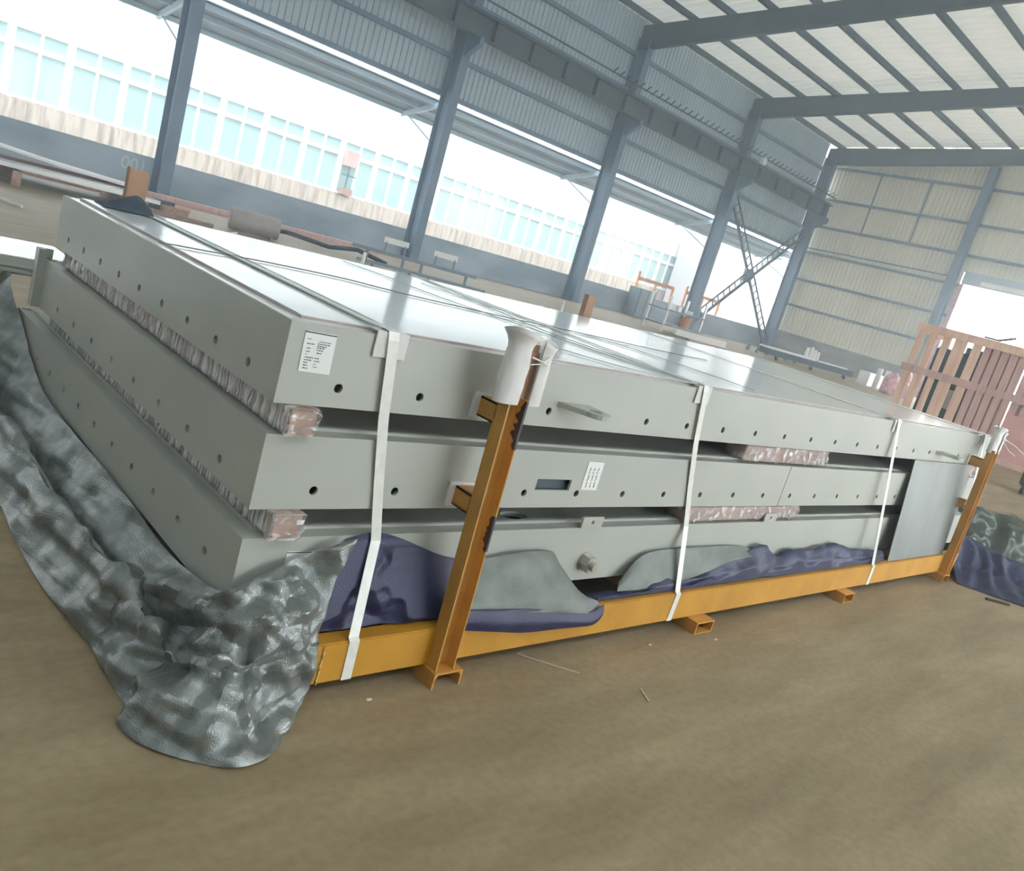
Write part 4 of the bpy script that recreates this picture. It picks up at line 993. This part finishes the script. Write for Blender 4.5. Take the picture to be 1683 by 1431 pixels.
for k, (x, y, z, s) in enumerate(((47.0, 16.7, 0, 1.0), (48.6, 16.6, 0, .8), (48.6, 16.6, 0.93, .5))):
    sk = []
    bm = bmesh.new(); bmesh.ops.create_icosphere(bm, subdivisions=3, radius=1)
    for v in bm.verts:
        d = 1+.16*noise.noise(v.co*2.1+V((k*7, 0, 0)))
        v.co = V((v.co.x*.62*s*d, v.co.y*.5*s*d, max(-.48, v.co.z)*.85*s*d+.41*s))
    me = bpy.data.meshes.new('sack'); bm.to_mesh(me); bm.free()
    for p in me.polygons: p.use_smooth = True
    me.materials.append(MT['pink']); o = bpy.data.objects.new('sack', me); COL.objects.link(o); o.location = (x, y, z+0.0)
    tag(o, ['large pink sack on the floor by the white canisters', 'smaller reddish sack right of the large pink sack', 'small pink bag on top of the reddish sack'][k], 'sack', 'pink sacks')
# floodlight on the crane beam
fd = thing('floodlight', (44.9, 28.7, 10.9), 'small white floodlight on the crane beam near the third column', 'floodlight')
MB().box(44.7, 45.1, 28.3, 28.55, 11.1, 11.5).build('lamp_body', 'white', fd, bevel=.02)
MB().bar((44.9, 28.6, 10.95), (44.9, 28.45, 11.15), .08, .08).build('bracket', 'steelgreen', fd)

# ------------------------------------------------------------------ big slatted crate at the right
ct = thing('slatted_crate', (25, 4, 0), 'tall slatted timber crate beyond the right end of the decks', 'crate')
XC = 25.0
bs = [(7.74, 7.51), (7.40, 7.15), (6.97, 6.78), (6.64, 6.285), (6.11, 5.86)]
for a, b in bs:
    MB().box(XC, XC+.04, b, a, 0.02, 3.24).build('slat', 'crate', ct)
y = 5.80
while y > 0.6:
    w = 0.20
    MB().box(XC+.02+.012*rng.random(), XC+.06, y-w, y, 0.02, 3.2).build('slat', 'cratedark', ct)
    y -= w+(0.045 if not (4.2 < y < 4.7) else 0.09)
MB().box(XC+.10, XC+.12, 4.72, 5.82, 0.02, 3.2).build('back_board', 'cratedark', ct)
MB().box(XC+.10, XC+.12, 0.6, 4.40, 0.02, 3.2).build('back_board', 'cratedark', ct)
MB().box(XC-.06, XC, 0.6, 7.80, 3.06, 3.30).build('rail', 'crate', ct)
MB().box(XC-.06, XC, 0.6, 7.85, 1.78, 2.0).build('rail', 'cratedark', ct)
MB().box(XC-.06, XC, 0.6, 7.80, 0.0, 0.16).build('rail', 'cratedark', ct)
MB().box(XC-.05, XC-.005, 0.6, 4.55, 0.16, 1.45).build('plywood_panel', 'pinkply', ct)
for yy_ in (7.6, 0.7):
    MB().box(XC+.06, XC+2.2, yy_-.05, yy_+.05, 3.0, 3.2).build('rail', 'crate', ct)
    MB().box(XC+2.1, XC+2.2, yy_-.1, yy_+.1, 0, 3.2).build('corner_post', 'crate', ct)
mc = thing('machine', (26, 4, 0), 'blue-green machine casing standing inside the slatted crate', 'machine')
MB().box(25.5, 26.8, 5.3, 7.25, 0.0, 2.75).build('casing', 'greenmesh', mc, bevel=.05)
MB().box(25.44, 25.5, 6.0, 6.5, 1.0, 1.6).build('control_panel', 'white', mc)
MB().cyl((26.1, 6.3, 2.75), (26.1, 6.3, 2.95), .3, 16).build('top_flange', 'greenmesh', mc)
tag(MB().bar((24.97, 5.5, 3.33), (24.97, 5.1, 3.5), .06, .06).bar((24.97, 5.9, 3.33), (24.97, 5.45, 3.33), .05, .05).build('steel_hook', 'wire', None), 'dark metal hook lying on the top rail of the slatted crate', 'hook')
cc = thing('hand_cart', (19.3, 2.2, 0), 'dark green wheeled cart at the right edge of the floor', 'cart')
MB().box(19.1, 20.0, 1.4, 2.2, .18, .55).build('body', 'bagblack', cc, bevel=.03)
for x, y in ((19.2, 1.5), (19.2, 2.1), (19.9, 1.5), (19.9, 2.1)):
    MB().cyl((x, y-.03, .09), (x, y+.03, .09), .09, 12).build('wheel', 'black', cc)

# ------------------------------------------------------------------ litter on the floor
tag(MB().tube([(1.634, -0.098, .004), (1.75, -.23, .004), (1.863, -0.348, .004)], .003, 5).build('thread', 'litter', None), 'thin white thread on the floor right of the nearer upright', 'thread')
tag(MB().tube([(2.114, -0.57, .004), (2.09, -.62, .004), (2.065, -0.668, .004)], .004, 5).build('thread', 'litter', None), 'short pale thread on the floor nearest the camera', 'thread')
tag(MB().bar((7.75, -.62, .012), (7.95, -.78, .012), .03, .02).build('offcut', 'twig', None), 'small dark offcut on the floor before the trailing blue tarpaulin', 'offcut')
for (x, y), lb in zip([(2.6, -.25), (3.2, -.33), (0.62, -.22), (7.4, -.38)], ['tiny pale chip on the floor between the thread and the second cradle foot', 'tiny pale chip on the floor below the second cradle foot', 'tiny pale chip on the floor under the first strap', 'tiny pale chip on the floor near the far upright']):
    o = MB().box(x, x+.025, y, y+.012, 0.0005, .005).build('chip', 'litter', None)
    tag(o, lb, 'litter', 'pale chips on the floor')
